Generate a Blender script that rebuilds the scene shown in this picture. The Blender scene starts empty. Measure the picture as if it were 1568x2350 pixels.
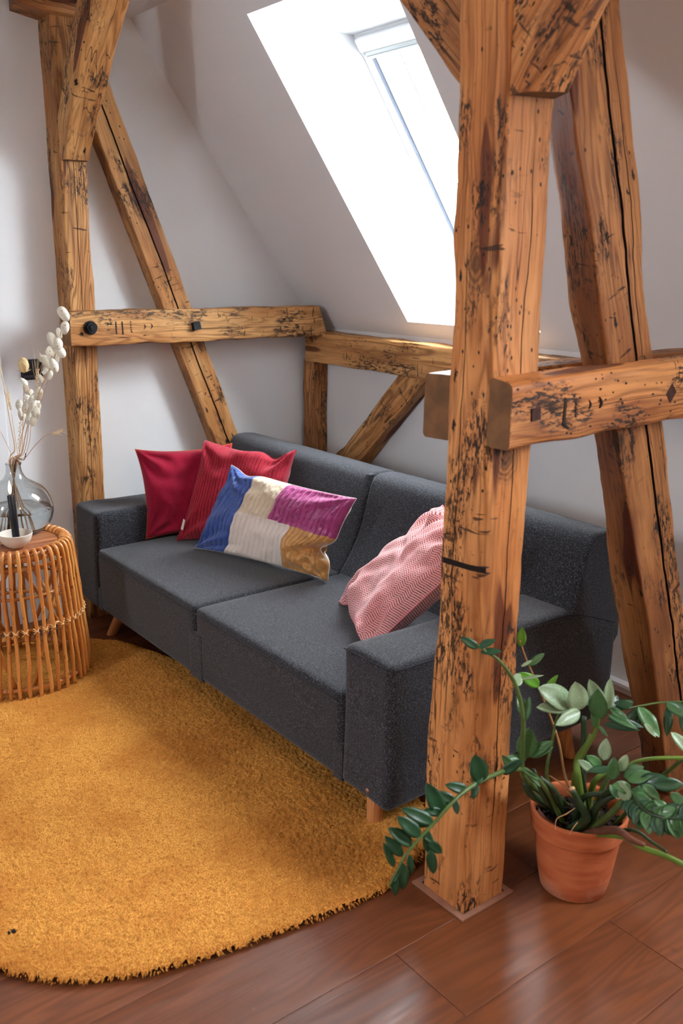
import bpy, bmesh, math, random
import numpy as np
from mathutils import Vector, Matrix, noise as mn
C = bpy.context.scene.collection
sc = bpy.context.scene
random.seed(7)
PI = math.pi

# ------------------------------------------------------------------ camera
F = 2104.99
MR = np.array([[0.61121, 0.79141, 0.00936], [0.21175, -0.15211, -0.96541], [-0.76261, 0.59206, -0.26056]])
CAM = np.array([0, 0, 1.7])
cd = bpy.data.cameras.new('camera'); cam = bpy.data.objects.new('camera', cd); C.objects.link(cam)
cd.sensor_fit = 'HORIZONTAL'; cd.sensor_width = 36; cd.lens = 36 * F / 1568
cd.clip_start = .05
cam.matrix_world = Matrix([[MR[0][i], -MR[1][i], -MR[2][i], CAM[i]] for i in range(3)] + [[0, 0, 0, 1]])
cd.dof.use_dof = True; cd.dof.focus_distance = 3.35; cd.dof.aperture_fstop = 5.0
sc.camera = cam

# ------------------------------------------------------------------ world, light, exposure
sc.view_settings.view_transform = 'Standard'
sc.view_settings.look = 'None'
sc.view_settings.gamma = 1
sc.view_settings.use_curve_mapping = False
sc.view_settings.exposure = 0.22
W = bpy.data.worlds.new('sky'); sc.world = W; W.use_nodes = True
bg = W.node_tree.nodes['Background']
bg.inputs[0].default_value = (.88, .94, 1, 1); bg.inputs[1].default_value = 52.0


def light(name, typ, loc, tgt, energy, size=(1, 1), col=(1, 1, 1), portal=False):
    l = bpy.data.lights.new(name, typ); o = bpy.data.objects.new(name, l); C.objects.link(o)
    l.energy = energy; l.color = col
    if typ == 'AREA': l.shape = 'RECTANGLE'; l.size, l.size_y = size
    o.location = loc
    d = Vector(tgt) - Vector(loc); o.rotation_euler = d.to_track_quat('-Z', 'Y').to_euler()
    if portal: l.cycles.is_portal = True
    return o


# unseen fill lights added behind the camera, one warm, one broad
light('warm_fill', 'AREA', (1.1, .6, 2.45), (-1.6, 1.5, .9), 13, (.5, .5), (1, .72, .45))
light('broad_fill', 'AREA', (-.3, -2.7, 1.5), (-2.6, 2.2, .6), 5, (2.0, 1.6), (1, .93, .86))


# ------------------------------------------------------------------ helpers
def P(px, py, ax, val):
    """the point of an axis plane that a line of sight meets"""
    d = MR.T @ np.array([(px - 784) / F, (py - 1175) / F, 1.])
    return Vector(CAM + d * (val - CAM[ax]) / d[ax])


def D(px, py, dep):
    return Vector(CAM + (MR.T @ np.array([(px - 784) / F, (py - 1175) / F, 1.])) * dep)


def obj(name, verts, faces, mat, parent=None, smooth=True, ang=None, fm=None):
    me = bpy.data.meshes.new(name); me.from_pydata([tuple(v) for v in verts], [], faces)
    for m in (mat if isinstance(mat, (list, tuple)) else [mat]): me.materials.append(m)
    if fm is not None: me.polygons.foreach_set('material_index', fm)
    if smooth: me.polygons.foreach_set('use_smooth', [True] * len(me.polygons))
    me.update()
    if ang: me.set_sharp_from_angle(angle=math.radians(ang))
    o = bpy.data.objects.new(name, me); C.objects.link(o)
    if parent: o.parent = parent
    return o


def tag(o, label=None, cat=None, group=None, kind=None):
    if label: o['label'] = label
    if cat: o['category'] = cat
    if group: o['group'] = group
    if kind: o['kind'] = kind
    return o


def empty(name, loc, label=None, cat=None, group=None, kind=None):
    o = bpy.data.objects.new(name, None); C.objects.link(o); o.location = loc; o.empty_display_size = .05
    return tag(o, label, cat, group, kind)


def local(o, parent):
    """parent without moving: meshes are written in world coordinates"""
    o.parent = parent; o.matrix_parent_inverse = Matrix.Translation(-Vector(parent.location))
    return o


def boxvf(x0, x1, y0, y1, z0, z1):
    v = [(x, y, z) for x in (x0, x1) for y in (y0, y1) for z in (z0, z1)]
    f = [(0, 1, 3, 2), (4, 6, 7, 5), (0, 4, 5, 1), (2, 3, 7, 6), (0, 2, 6, 4), (1, 5, 7, 3)]
    return v, f


def rbox(x0, x1, y0, y1, z0, z1, r, n=8, warp=None, rs=4):
    """box with rounded edges, every face a grid"""
    lo = np.array([x0, y0, z0], float); hi = np.array([x1, y1, z1], float)
    ts = []
    for a in range(3):
        L = hi[a] - lo[a]; rr = min(r, L * .499)
        e = [lo[a] + rr * (1 - math.cos(PI / 2 * i / rs)) * 1.0 for i in range(rs + 1)]
        mid = [lo[a] + rr + (L - 2 * rr) * i / n for i in range(1, n)]
        e2 = [hi[a] - (v - lo[a]) for v in reversed(e)]
        ts.append(e + mid + e2)
    V = []; Fc = []; idx = {}

    def vid(p):
        k = tuple(np.round(p, 6))
        if k not in idx:
            idx[k] = len(V)
            q = np.minimum(np.maximum(p, lo + r), hi - r) if r * 2 < (hi - lo).min() else np.minimum(np.maximum(p, lo + np.minimum(r, (hi - lo) * .499)), hi - np.minimum(r, (hi - lo) * .499))
            d = p - q; L = np.linalg.norm(d)
            V.append(q + d / L * r if L > 1e-9 else p)
        return idx[k]
    for a in range(3):
        b, c = (a + 1) % 3, (a + 2) % 3
        for s in (0, 1):
            for i in range(len(ts[b]) - 1):
                for j in range(len(ts[c]) - 1):
                    qd = []
                    for (ii, jj) in ((i, j), (i + 1, j), (i + 1, j + 1), (i, j + 1)):
                        p = np.zeros(3); p[a] = (lo, hi)[s][a]; p[b] = ts[b][ii]; p[c] = ts[c][jj]; qd.append(vid(p))
                    Fc.append(tuple(qd if s else qd[::-1]))
    if warp: V = [warp(*v) for v in V]
    return V, Fc


def tube(pts, rad, n=8, cap=True):
    """tube along points; rad a number or a list"""
    pts = [Vector(p) for p in pts]; m = len(pts)
    rs = rad if isinstance(rad, (list, tuple)) else [rad] * m
    V = []; Fc = []; up = None
    for i, p in enumerate(pts):
        t = (pts[min(i + 1, m - 1)] - pts[max(i - 1, 0)]).normalized()
        if up is None:
            up = t.orthogonal().normalized()
        up = (up - t * up.dot(t)).normalized(); s = t.cross(up)
        for k in range(n):
            a = 2 * PI * k / n; V.append(p + (up * math.cos(a) + s * math.sin(a)) * rs[i])
    for i in range(m - 1):
        for k in range(n):
            Fc.append((i * n + k, i * n + (k + 1) % n, (i + 1) * n + (k + 1) % n, (i + 1) * n + k))
    if cap: Fc.append(tuple(range(n - 1, -1, -1))); Fc.append(tuple((m - 1) * n + k for k in range(n)))
    return V, Fc


def lathe(prof, c=(0, 0, 0), n=48, closed=False):
    V = []; Fc = []; m = len(prof)
    for (r, z) in prof:
        for k in range(n):
            a = 2 * PI * k / n; V.append((c[0] + r * math.cos(a), c[1] + r * math.sin(a), c[2] + z))
    for i in range(m - 1 if not closed else m):
        j = (i + 1) % m
        for k in range(n): Fc.append((i * n + k, i * n + (k + 1) % n, j * n + (k + 1) % n, j * n + k))
    return V, Fc


def join(*parts):
    V = []; Fc = []
    for v, f in parts:
        b = len(V); V += [tuple(x) for x in v]; Fc += [tuple(i + b for i in q) for q in f]
    return V, Fc


def smoothpath(pts, n=6):
    pts = [Vector(p) for p in pts]; out = []
    for i in range(len(pts) - 1):
        p0 = pts[max(i - 1, 0)]; p1 = pts[i]; p2 = pts[i + 1]; p3 = pts[min(i + 2, len(pts) - 1)]
        for k in range(n):
            t = k / n
            out.append(.5 * ((2 * p1) + (p2 - p0) * t + (2 * p0 - 5 * p1 + 4 * p2 - p3) * t * t + (3 * p1 - p0 - 3 * p2 + p3) * t ** 3))
    out.append(pts[-1]); return out


# ------------------------------------------------------------------ materials
def srgb(r, g, b):
    f = lambda c: ((c / 255 + .055) / 1.055) ** 2.4 if c > 10 else c / 255 / 12.92
    return (f(r), f(g), f(b), 1)


class NB:
    def __init__(s, name, rough=.6, spec=.5):
        s.m = bpy.data.materials.new(name); s.m.use_nodes = True; s.t = s.m.node_tree
        s.p = s.t.nodes['Principled BSDF']; s.set('Roughness', rough); s.set('Specular IOR Level', spec)

    def n(s, typ, **k):
        o = s.t.nodes.new('ShaderNode' + typ)
        for a, b in k.items(): setattr(o, a, b)
        return o

    def inp(s, sock, v):
        if isinstance(v, bpy.types.NodeSocket): s.t.links.new(v, sock)
        elif v is not None:
            sock.default_value = v

    def set(s, name, v): s.inp(s.p.inputs[name], v)

    def math(s, op, a, b=None, c=None, clamp=False):
        o = s.n('Math', operation=op, use_clamp=clamp); s.inp(o.inputs[0], a); s.inp(o.inputs[1], b)
        if c is not None: s.inp(o.inputs[2], c)
        return o.outputs[0]

    def co(s, kind='Object'):
        return s.n('TexCoord').outputs[kind]

    def map(s, v, scale=(1, 1, 1), loc=(0, 0, 0), rot=(0, 0, 0)):
        o = s.n('Mapping'); s.inp(o.inputs[0], v); s.inp(o.inputs[1], loc); o.inputs[2].default_value = rot; o.inputs[3].default_value = scale
        return o.outputs[0]

    def noise(s, v, scale, det=3, rough=.55, dist=0):
        o = s.n('TexNoise'); s.inp(o.inputs['Vector'], v); o.inputs['Scale'].default_value = scale
        o.inputs['Detail'].default_value = det; o.inputs['Roughness'].default_value = rough; o.inputs['Distortion'].default_value = dist
        return o.outputs[0]

    def vor(s, v, scale, rnd=1):
        o = s.n('TexVoronoi'); s.inp(o.inputs['Vector'], v); o.inputs['Scale'].default_value = scale
        o.inputs['Randomness'].default_value = rnd
        return o.outputs['Distance'], o.outputs['Color']

    def rng(s, v, a, b, c=0, d=1):
        o = s.n('MapRange', interpolation_type='SMOOTHSTEP'); s.inp(o.inputs[0], v)
        for i, x in enumerate((a, b, c, d)): s.inp(o.inputs[i + 1], x)
        return o.outputs[0]

    def mix(s, f, a, b, mode='MIX'):
        o = s.n('Mix', data_type='RGBA', blend_type=mode); s.inp(o.inputs[0], f); s.inp(o.inputs[6], a); s.inp(o.inputs[7], b)
        return o.outputs[2]

    def sep(s, v):
        o = s.n('SeparateXYZ'); s.inp(o.inputs[0], v); return o.outputs

    def comb(s, x, y, z):
        o = s.n('CombineXYZ'); s.inp(o.inputs[0], x); s.inp(o.inputs[1], y); s.inp(o.inputs[2], z); return o.outputs[0]

    def bump(s, h, st=.3, dist=.01):
        o = s.n('Bump'); s.inp(o.inputs['Height'], h); o.inputs['Strength'].default_value = st; o.inputs['Distance'].default_value = dist
        s.set('Normal', o.outputs[0])

    def off(s, k=17.0):
        """object coordinates shifted by a random amount per object"""
        r = s.n('ObjectInfo').outputs['Random']
        return s.map(s.co(), loc=(0, 0, 0)) if k == 0 else s.vadd(s.co(), s.comb(s.math('MULTIPLY', r, k), s.math('MULTIPLY', r, k * 2.3), s.math('MULTIPLY', r, k * 3.1)))

    def vadd(s, a, b):
        o = s.n('VectorMath', operation='ADD'); s.inp(o.inputs[0], a); s.inp(o.inputs[1], b); return o.outputs[0]

    def rand(s): return s.n('ObjectInfo').outputs['Random']


def timber(name, light_, mid, deep, dark=1.0, smudge=.5):
    b = NB(name, .55, .22)
    c = b.off()
    wv = b.vadd(c, b.comb(b.math('MULTIPLY', b.math('SUBTRACT', b.noise(c, 2.2, 2), .5), .05), b.math('MULTIPLY', b.math('SUBTRACT', b.noise(c, 2.9, 2), .5), .05), 0.0))
    st = b.map(wv, (1, 1, .07))
    n1 = b.noise(st, 5.5, 3, .5, .3)
    g = b.math('MULTIPLY_ADD', b.math('SINE', b.math('MULTIPLY', n1, 170.0)), .5, .5)
    fine = b.noise(b.map(c, (1, 1, .025)), 150, 2)
    n2 = b.noise(b.map(c, (1, 1, .22)), 8, 3)
    col = b.mix(b.rng(n2, .36, .64), light_, mid)
    col = b.mix(b.math('MULTIPLY', b.math('MULTIPLY', b.math('POWER', g, 2.0), .75), b.rng(b.noise(st, 3, 2), .38, .58, .25, 1)), col, deep)
    col = b.mix(b.rng(fine, .5, .72, 0, .45), col, deep)
    # broad brown weathering that follows the grain
    n4 = b.noise(b.map(c, (1, 1, .3)), 5.0, 4, .6)
    col = b.mix(b.rng(n4, .50, .70, 0, .65), col, deep)
    # knots
    kv = b.vadd(b.map(c, (1, 1, .7)), b.comb(b.math('MULTIPLY', b.noise(c, 14, 2), .06), b.math('MULTIPLY', b.noise(c, 11, 2), .06), 0.0))
    d, kc = b.vor(kv, 3.6)
    ksel = b.math('MULTIPLY', b.math('GREATER_THAN', b.sep(kc)[0], .45), float(min(dark, 1)))
    knot = b.math('MULTIPLY', b.rng(d, .20, .09), ksel)
    rings = b.math('MULTIPLY_ADD', b.math('SINE', b.math('MULTIPLY', d, 190)), .5, .5)
    col = b.mix(b.math('MULTIPLY', knot, b.math('MULTIPLY_ADD', rings, .5, .25)), col, srgb(66, 38, 20))
    col = b.mix(b.math('MULTIPLY', ksel, b.rng(d, .085, .035)), col, srgb(38, 22, 14))
    # reddish bark stripes
    bk = b.noise(b.map(c, (1, 1, .14)), 8, 2, .5)
    col = b.mix(b.rng(bk, .635, .655, 0, .85 * dark), col, srgb(84, 34, 18))
    # grey-black soot smudges broken by fine grain
    s1 = b.noise(b.map(c, (1, 1, .5)), 7, 4, .6)
    s2 = b.noise(b.map(c, (1, 1, .28)), 110, 3, .75)
    sm = b.math('MULTIPLY', b.rng(s1, .50, .60), b.rng(s2, .47, .56))
    sg = b.math('MAXIMUM', b.math('MULTIPLY', sm, smudge), b.rng(s1, .655, .72, 0, .85 * smudge))
    col = b.mix(sg, col, srgb(36, 25, 20))
    # adze and saw marks: short ticks across the grain
    t1 = b.noise(b.map(c, (3, 3, 15)), 4.2, 2, .5, .5)
    tick = b.math('MULTIPLY', b.rng(t1, .64, .68), b.rng(b.noise(c, 3.6, 1), .52, .58))
    col = b.mix(b.math('MULTIPLY', tick, .8 * dark), col, srgb(44, 28, 20))
    # worm holes and larger scars
    w, wc = b.vor(b.map(c, (1, 1, .6)), 55)
    wh = b.math('MULTIPLY', b.rng(w, .20, .12), b.math('MULTIPLY', b.math('GREATER_THAN', b.sep(wc)[0], .60), b.rng(b.noise(c, 3.5, 2), .44, .52)))
    w2, wc2 = b.vor(b.vadd(b.map(wv, (1, 1, .34)), b.comb(b.math('MULTIPLY', b.noise(c, 60, 3), .03), b.math('MULTIPLY', b.noise(c, 45, 3), .03), 0.0)), 22)
    wh2 = b.math('MULTIPLY', b.rng(w2, .16, .08), b.math('GREATER_THAN', b.sep(wc2)[0], .72))
    hol = b.math('MULTIPLY', b.math('MAXIMUM', wh, wh2), float(min(dark, 1)))
    col = b.mix(hol, col, srgb(28, 16, 11))
    # drying checks along the grain
    ck = b.noise(b.map(c, (1, 1, .018)), 26, 1, .4)
    ckm = b.math('MULTIPLY', b.rng(b.math('ABSOLUTE', b.math('SUBTRACT', ck, .5)), .009, .002), b.rng(b.noise(c, 3, 1), .48, .56))
    col = b.mix(b.math('MULTIPLY', ckm, .85 * dark), col, srgb(42, 24, 15))
    b.set('Base Color', col)
    h = b.math('SUBTRACT', b.math('MULTIPLY', g, .15), b.math('ADD', b.math('MULTIPLY', hol, 1.2), b.math('ADD', b.math('MULTIPLY', tick, .6), b.math('MULTIPLY', sg, .25))))
    b.bump(b.math('ADD', h, b.math('MULTIPLY', fine, .12)), .6, .004)
    return b.m


M_pine = timber('aged_pine', srgb(196, 146, 92), srgb(172, 116, 66), srgb(104, 62, 32), 1, .9)
M_pine2 = timber('orange_pine', srgb(216, 150, 92), srgb(188, 118, 64), srgb(116, 64, 31), 1, .95)
M_pine3 = timber('brown_pine', srgb(182, 124, 74), srgb(148, 92, 50), srgb(92, 50, 26), 1, .95)


def plaster(name, c1):
    b = NB(name, .9, .2); c = b.co()
    n = b.noise(c, 2.0, 3); b.set('Base Color', b.mix(b.rng(n, .3, .7), c1, tuple(x * .965 for x in c1[:3]) + (1,)))
    b.bump(b.math('ADD', b.math('MULTIPLY', b.noise(c, 160, 2), .3), b.noise(c, 9, 3)), .12, .01)
    return b.m


M_wall = plaster('white_plaster', (.80, .80, .81, 1))
M_white = NB('white_lacquer', .35, .5); M_white.set('Base Color', (.86, .87, .88, 1)); M_white = M_white.m
M_blind = NB('grey_white_blind', .6); M_blind.set('Base Color', (.62, .66, .66, 1)); M_blind = M_blind.m
M_rubber = NB('dark_gasket', .6); M_rubber.set('Base Color', (.02, .02, .03, 1)); M_rubber = M_rubber.m


def m_floor():
    b = NB('oiled_oak_floor', .3, .5)
    r = b.rand(); c = b.vadd(b.co(), b.comb(b.math('MULTIPLY', r, 13), b.math('MULTIPLY', r, 31), 0.0))
    st = b.map(c, (1, .10, 1))
    n1 = b.noise(st, 5, 3, .5, .5)
    g = b.math('MULTIPLY_ADD', b.math('SINE', b.math('MULTIPLY', n1, 110)), .5, .5)
    col = b.mix(b.rng(b.noise(b.map(c, (1, .3, 1)), 4, 3), .3, .7), srgb(122, 67, 35), srgb(88, 45, 22))
    col = b.mix(b.math('MULTIPLY', g, .5), col, srgb(64, 29, 14))
    col = b.mix(b.rng(b.noise(b.map(c, (1, .04, 1)), 120, 2), .5, .75, 0, .4), col, srgb(92, 48, 26))
    col = b.mix(b.math('MULTIPLY', r, .35), col, srgb(120, 68, 38))
    d, kc = b.vor(b.vadd(c, b.comb(b.math('MULTIPLY', b.noise(c, 30, 2), .03), 0.0, 0.0)), 2.6)
    kn = b.math('MULTIPLY', b.rng(d, .06, .025), b.math('GREATER_THAN', b.sep(kc)[0], .6))
    col = b.mix(kn, col, srgb(36, 18, 10))
    b.set('Base Color', col)
    b.set('Roughness', b.rng(b.noise(st, 20, 3), .3, .7, .33, .48))
    b.bump(b.math('SUBTRACT', b.math('MULTIPLY', g, .2), b.math('MULTIPLY', kn, .7)), .25, .002)
    return b.m


M_floor = m_floor()


def felt(name, base, lite, dk, sheen=.25):
    b = NB(name, .95, .15); c = b.co()
    n = b.noise(c, 520, 2, .8); n2 = b.noise(c, 230, 3, .8)
    col = b.mix(b.rng(n, .38, .62), dk, base)
    col = b.mix(b.math('MULTIPLY', b.rng(n2, .48, .64), .7), col, lite)
    b.set('Base Color', col); b.set('Sheen Weight', sheen); b.set('Sheen Roughness', .5)
    b.bump(b.math('ADD', n, n2), .35, .003)
    return b.m


M_felt = felt('charcoal_wool', srgb(36, 35, 39), srgb(98, 100, 110), srgb(18, 18, 21), .22)
M_redfelt = felt('crimson_wool', srgb(140, 14, 42), srgb(152, 22, 50), srgb(120, 8, 34), .12)


def m_simple(name, c, rough=.6, var=.0, sc_=20, bump=0, spec=.4, sheen=0, metal=0):
    b = NB(name, rough, spec); co = b.co()
    n = b.noise(co, sc_, 3)
    if var: b.set('Base Color', b.mix(b.rng(n, .3, .7), c, tuple(x * (1 - var) for x in c[:3]) + (1,)))
    else: b.set('Base Color', c)
    if bump: b.bump(n, bump, .004)
    if sheen: b.set('Sheen Weight', sheen)
    b.set('Metallic', float(metal))
    return b.m


M_cord = m_simple('red_corduroy', srgb(158, 20, 42), .8, .3, 90, .3, .2, .2)
M_cordd = m_simple('red_corduroy_groove', srgb(120, 14, 32), .9, .2, 90, 0, .1, .2)
M_stitch = m_simple('orange_thread', srgb(205, 84, 40), .8)
M_blue = m_simple('blue_satin', srgb(38, 76, 152), .42, .25, 60, .5, .5, .4)
M_cream = m_simple('ivory_satin', srgb(228, 216, 206), .45, .06, 60, .5, .5, .2)
M_beige = m_simple('beige_satin', srgb(214, 196, 170), .45, .08, 60, .5, .5, .2)
M_pink = m_simple('magenta_satin', srgb(172, 52, 122), .36, .3, 60, .5, .5, .5)
M_gold = m_simple('ochre_satin', srgb(206, 148, 78), .36, .25, 60, .5, .5, .3)
M_label = m_simple('cotton_tape', srgb(225, 215, 200), .8)
M_oak = timber('leg_oak', srgb(214, 150, 96), srgb(200, 132, 78), srgb(172, 104, 56), 0, 0)
M_iron = m_simple('black_iron', srgb(34, 34, 38), .45, .5, 40, .4, .5, 0, .6)
M_rust = m_simple('brown_iron', srgb(70, 38, 30), .7, .5, 60, .5, .3, 0, .2)
M_carve = m_simple('carved_mark', srgb(44, 30, 24), .9)
M_crackm = m_simple('crack_dark', srgb(26, 14, 10), .95)
M_copper = m_simple('brass_stud', srgb(150, 115, 95), .4, 0, 20, 0, .5, 0, .7)
M_sealant = m_simple('putty_seal', srgb(158, 112, 90), .8, .2)
M_black = m_simple('black_plastic', srgb(26, 27, 36), .4)
M_candle = m_simple('black_wax', srgb(18, 18, 24), .45, .2, 30)
M_bowl = m_simple('cream_ceramic', srgb(222, 210, 196), .6, .05)
M_soil = m_simple('bark_soil', srgb(46, 30, 22), .95, .6, 60, .8)
M_straw = m_simple('dry_straw', srgb(222, 184, 146), .7, .2, 40)
M_straw2 = m_simple('dry_twig', srgb(120, 88, 66), .8, .3, 40)
M_wheat = m_simple('dry_wheat', srgb(232, 206, 170), .7, .1, 40)
M_thist = m_simple('dry_teasel', srgb(228, 200, 150), .8, .2, 60, .5)
M_door = m_simple('door_casing', (.82, .82, .83, 1), .5)


def m_herring():
    b = NB('pink_herringbone', .9, .15)
    uv = b.sep(b.co('UV')); u, v = uv[0], uv[1]
    cu = b.math('MULTIPLY', u, 30.0)
    fr = b.math('FRACT', cu); par = b.math('MODULO', b.math('FLOOR', cu), 2.0)
    sgn = b.math('MULTIPLY_ADD', par, 2.0, -1.0)
    s = b.math('FRACT', b.math('ADD', b.math('MULTIPLY', v, 62.0), b.math('MULTIPLY', b.math('MULTIPLY', fr, sgn), 1.0)))
    m1 = b.rng(b.math('ABSOLUTE', b.math('SUBTRACT', s, .5)), .13, .24)
    edge = b.rng(b.math('ABSOLUTE', b.math('SUBTRACT', fr, .5)), .44, .5)
    c = b.co(); n = b.noise(c, 120, 2); n2 = b.noise(c, 7, 2)
    dash = b.rng(n, .5, .6)
    dark = b.mix(dash, srgb(186, 78, 82), srgb(92, 34, 44))
    col = b.mix(m1, dark, srgb(236, 182, 178))
    col = b.mix(b.math('MULTIPLY', edge, .5), col, srgb(110, 40, 48))
    col = b.mix(b.rng(n2, .35, .7, 0, .3), col, srgb(196, 86, 86))
    b.set('Base Color', col); b.set('Sheen Weight', .3)
    b.bump(m1, .4, .002); return b.m


M_herr = m_herring()


def m_rug():
    b = NB('mustard_pile', .95, .1); c = b.co()
    n = b.noise(c, 260, 2, .7); n2 = b.noise(b.map(c, (1, 1, 1)), 3.2, 3); n3 = b.noise(b.map(c, (1, 1, 1), rot=(0, 0, .5)), 30, 3)
    col = b.mix(b.rng(n, .35, .65), srgb(168, 98, 34), srgb(226, 162, 80))
    col = b.mix(b.rng(n2, .42, .62, 0, .5), col, srgb(164, 92, 34))
    col = b.mix(b.rng(n3, .5, .7, 0, .35), col, srgb(150, 84, 28))
    b.set('Base Color', col); b.set('Sheen Weight', .5); b.set('Sheen Tint', srgb(250, 190, 90))
    b.bump(n, .6, .004); return b.m


M_rug = m_rug()


def m_rattan():
    b = NB('rattan_cane', .33, .5); c = b.off()
    n = b.noise(b.map(c, (1, 1, .12)), 22, 3)
    r = b.rand()
    col = b.mix(b.rng(n, .3, .7), srgb(226, 160, 84), srgb(190, 114, 50))
    col = b.mix(b.math('MULTIPLY', r, .5), col, srgb(172, 98, 44))
    sp = b.noise(b.map(c, (1, 1, .5)), 70, 2)
    col = b.mix(b.rng(sp, .66, .70, 0, .8), col, srgb(78, 40, 20))
    b.set('Base Color', col); b.set('Coat Weight', .3); b.set('Coat Roughness', .25); b.bump(n, .2, .003); return b.m


M_rattan = m_rattan()
M_bind = m_simple('cane_binding', srgb(226, 176, 118), .6, .1, 60)
M_top = m_simple('table_veneer', srgb(170, 108, 68), .35, .3, 12)


def m_veneer():
    b = NB('walnut_veneer', .38, .5); c = b.co(); st = b.map(c, (1, .06, 1), rot=(0, 0, .35))
    n = b.noise(st, 40, 3); n2 = b.noise(st, 9, 2)
    col = b.mix(b.rng(n, .35, .65), srgb(178, 112, 70), srgb(128, 72, 42)); col = b.mix(b.rng(n2, .4, .6, 0, .4), col, srgb(150, 90, 54))
    b.set('Base Color', col); return b.m


M_top = m_veneer()


def m_terracotta():
    b = NB('terracotta', .8, .25); c = b.co(); z = b.sep(c)[2]
    n = b.noise(b.map(c, (1, 1, 5)), 7, 3); n2 = b.noise(c, 14, 4)
    col = b.mix(b.rng(n, .3, .7), srgb(196, 110, 68), srgb(172, 88, 50))
    lime = b.math('MULTIPLY', b.rng(z, .07, .0), b.rng(n2, .38, .6))
    col = b.mix(b.math('MULTIPLY', lime, .6), col, srgb(206, 158, 128))
    col = b.mix(b.rng(n2, .6, .7, 0, .3), col, srgb(205, 140, 104))
    b.set('Base Color', col); b.bump(b.math('ADD', n, n2), .15, .003); return b.m


M_terra = m_terracotta()


def m_leaf(name, a, c2, coat=.12):
    b = NB(name, .4, .4); c = b.off(5); n = b.noise(c, 30, 2)
    r = b.rand()
    col = b.mix(b.rng(n, .3, .7), a, c2); col = b.mix(b.math('MULTIPLY', r, .3), col, srgb(30, 60, 30))
    b.set('Base Color', col); b.set('Coat Weight', coat); b.set('Subsurface Weight', 0.0)
    b.bump(n, .15, .003); return b.m


M_leafd = m_leaf('dark_leaf', srgb(26, 62, 38), srgb(34, 76, 44))
M_leafm = m_leaf('mid_leaf', srgb(58, 100, 56), srgb(84, 124, 72))
M_leafp = m_leaf('pale_leaf', srgb(140, 166, 122), srgb(168, 190, 158))
M_leafy = m_leaf('young_leaf', srgb(96, 160, 40), srgb(120, 180, 54))
M_stemg = m_simple('plant_stem', srgb(84, 104, 50), .45, .3, 30)
M_stemd = m_simple('plant_stalk', srgb(46, 66, 38), .4, .4, 20)
M_stemo = m_simple('tan_stem', srgb(182, 134, 84), .5, .2, 30)
M_stemy = m_simple('lime_stem', srgb(104, 132, 48), .45, .2, 20)
M_sheath = m_simple('dry_sheath', srgb(118, 70, 50), .8, .4, 30, .4)
M_cut = m_simple('cut_stalk_end', srgb(190, 150, 110), .8)


def m_glass(name, tint, rough=0.0, ior=1.45, mixt=0.0):
    b = NB(name, rough); b.set('Base Color', tint); b.set('Transmission Weight', 1.0); b.set('IOR', ior); return b.m


M_vase = m_glass('smoky_glass', (.84, .87, .875, 1))
M_water = m_glass('water', (.93, .95, .95, 1), 0, 1.33)


def m_pane():
    m = bpy.data.materials.new('window_glass'); m.use_nodes = True; t = m.node_tree; t.nodes.clear()
    o = t.nodes.new('ShaderNodeOutputMaterial'); mx = t.nodes.new('ShaderNodeMixShader'); tr = t.nodes.new('ShaderNodeBsdfTransparent')
    gl = t.nodes.new('ShaderNodeBsdfGlossy'); fr = t.nodes.new('ShaderNodeMath'); fr.operation = 'MULTIPLY_ADD'; fr.inputs[1].default_value = .12; fr.inputs[2].default_value = .03; lw = t.nodes.new('ShaderNodeLayerWeight'); t.links.new(lw.outputs['Facing'], fr.inputs[0]); gl.inputs['Roughness'].default_value = .02
    tr.inputs[0].default_value = (.95, .97, .97, 1)
    t.links.new(fr.outputs[0], mx.inputs[0]); t.links.new(tr.outputs[0], mx.inputs[1]); t.links.new(gl.outputs[0], mx.inputs[2]); t.links.new(mx.outputs[0], o.inputs[0])
    return m


M_pane = m_pane()


def m_pod():
    m = bpy.data.materials.new('papery_pod'); m.use_nodes = True; t = m.node_tree; p = t.nodes['Principled BSDF']; o = t.nodes['Material Output']
    p.inputs['Base Color'].default_value = srgb(244, 240, 228); p.inputs['Roughness'].default_value = .5
    tl = t.nodes.new('ShaderNodeBsdfTranslucent'); tl.inputs[0].default_value = srgb(244, 238, 224)
    mx = t.nodes.new('ShaderNodeMixShader'); mx.inputs[0].default_value = .45
    t.links.new(p.outputs[0], mx.inputs[1]); t.links.new(tl.outputs[0], mx.inputs[2]); t.links.new(mx.outputs[0], o.inputs[0]); return m


M_pod = m_pod()
M_seed = m_simple('pod_seed', srgb(170, 112, 66), .8)


def m_emit(name, c, s):
    m = bpy.data.materials.new(name); m.use_nodes = True; p = m.node_tree.nodes['Principled BSDF']
    p.inputs['Emission Color'].default_value = c; p.inputs['Emission Strength'].default_value = s; p.inputs['Base Color'].default_value = (0, 0, 0, 1); return m


M_flame = m_emit('candle_flame', (1, .62, .25, 1), 6)

M_gask = m_simple('grey_gasket', srgb(120, 126, 140), .6)
# ------------------------------------------------------------------ room shell
XG, YK = -4.24, 3.08
TH = math.radians(53.7); T = math.tan(TH)
XE, YB = 3.2, -3.4
ZC = 2.77


def roofz(y): return 1.493 + T * (2.984 - y)


yc = 2.984 - (ZC - 1.493) / T
zk = roofz(YK)


def plane(name, quads, mat=None, kind='structure', t=None):
    V = []; Fc = []
    for q in quads:
        b = len(V); V += q; Fc.append(tuple(range(b, b + len(q))))
    return tag(obj(name, V, Fc, mat or M_wall, smooth=False), kind=kind)


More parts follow.
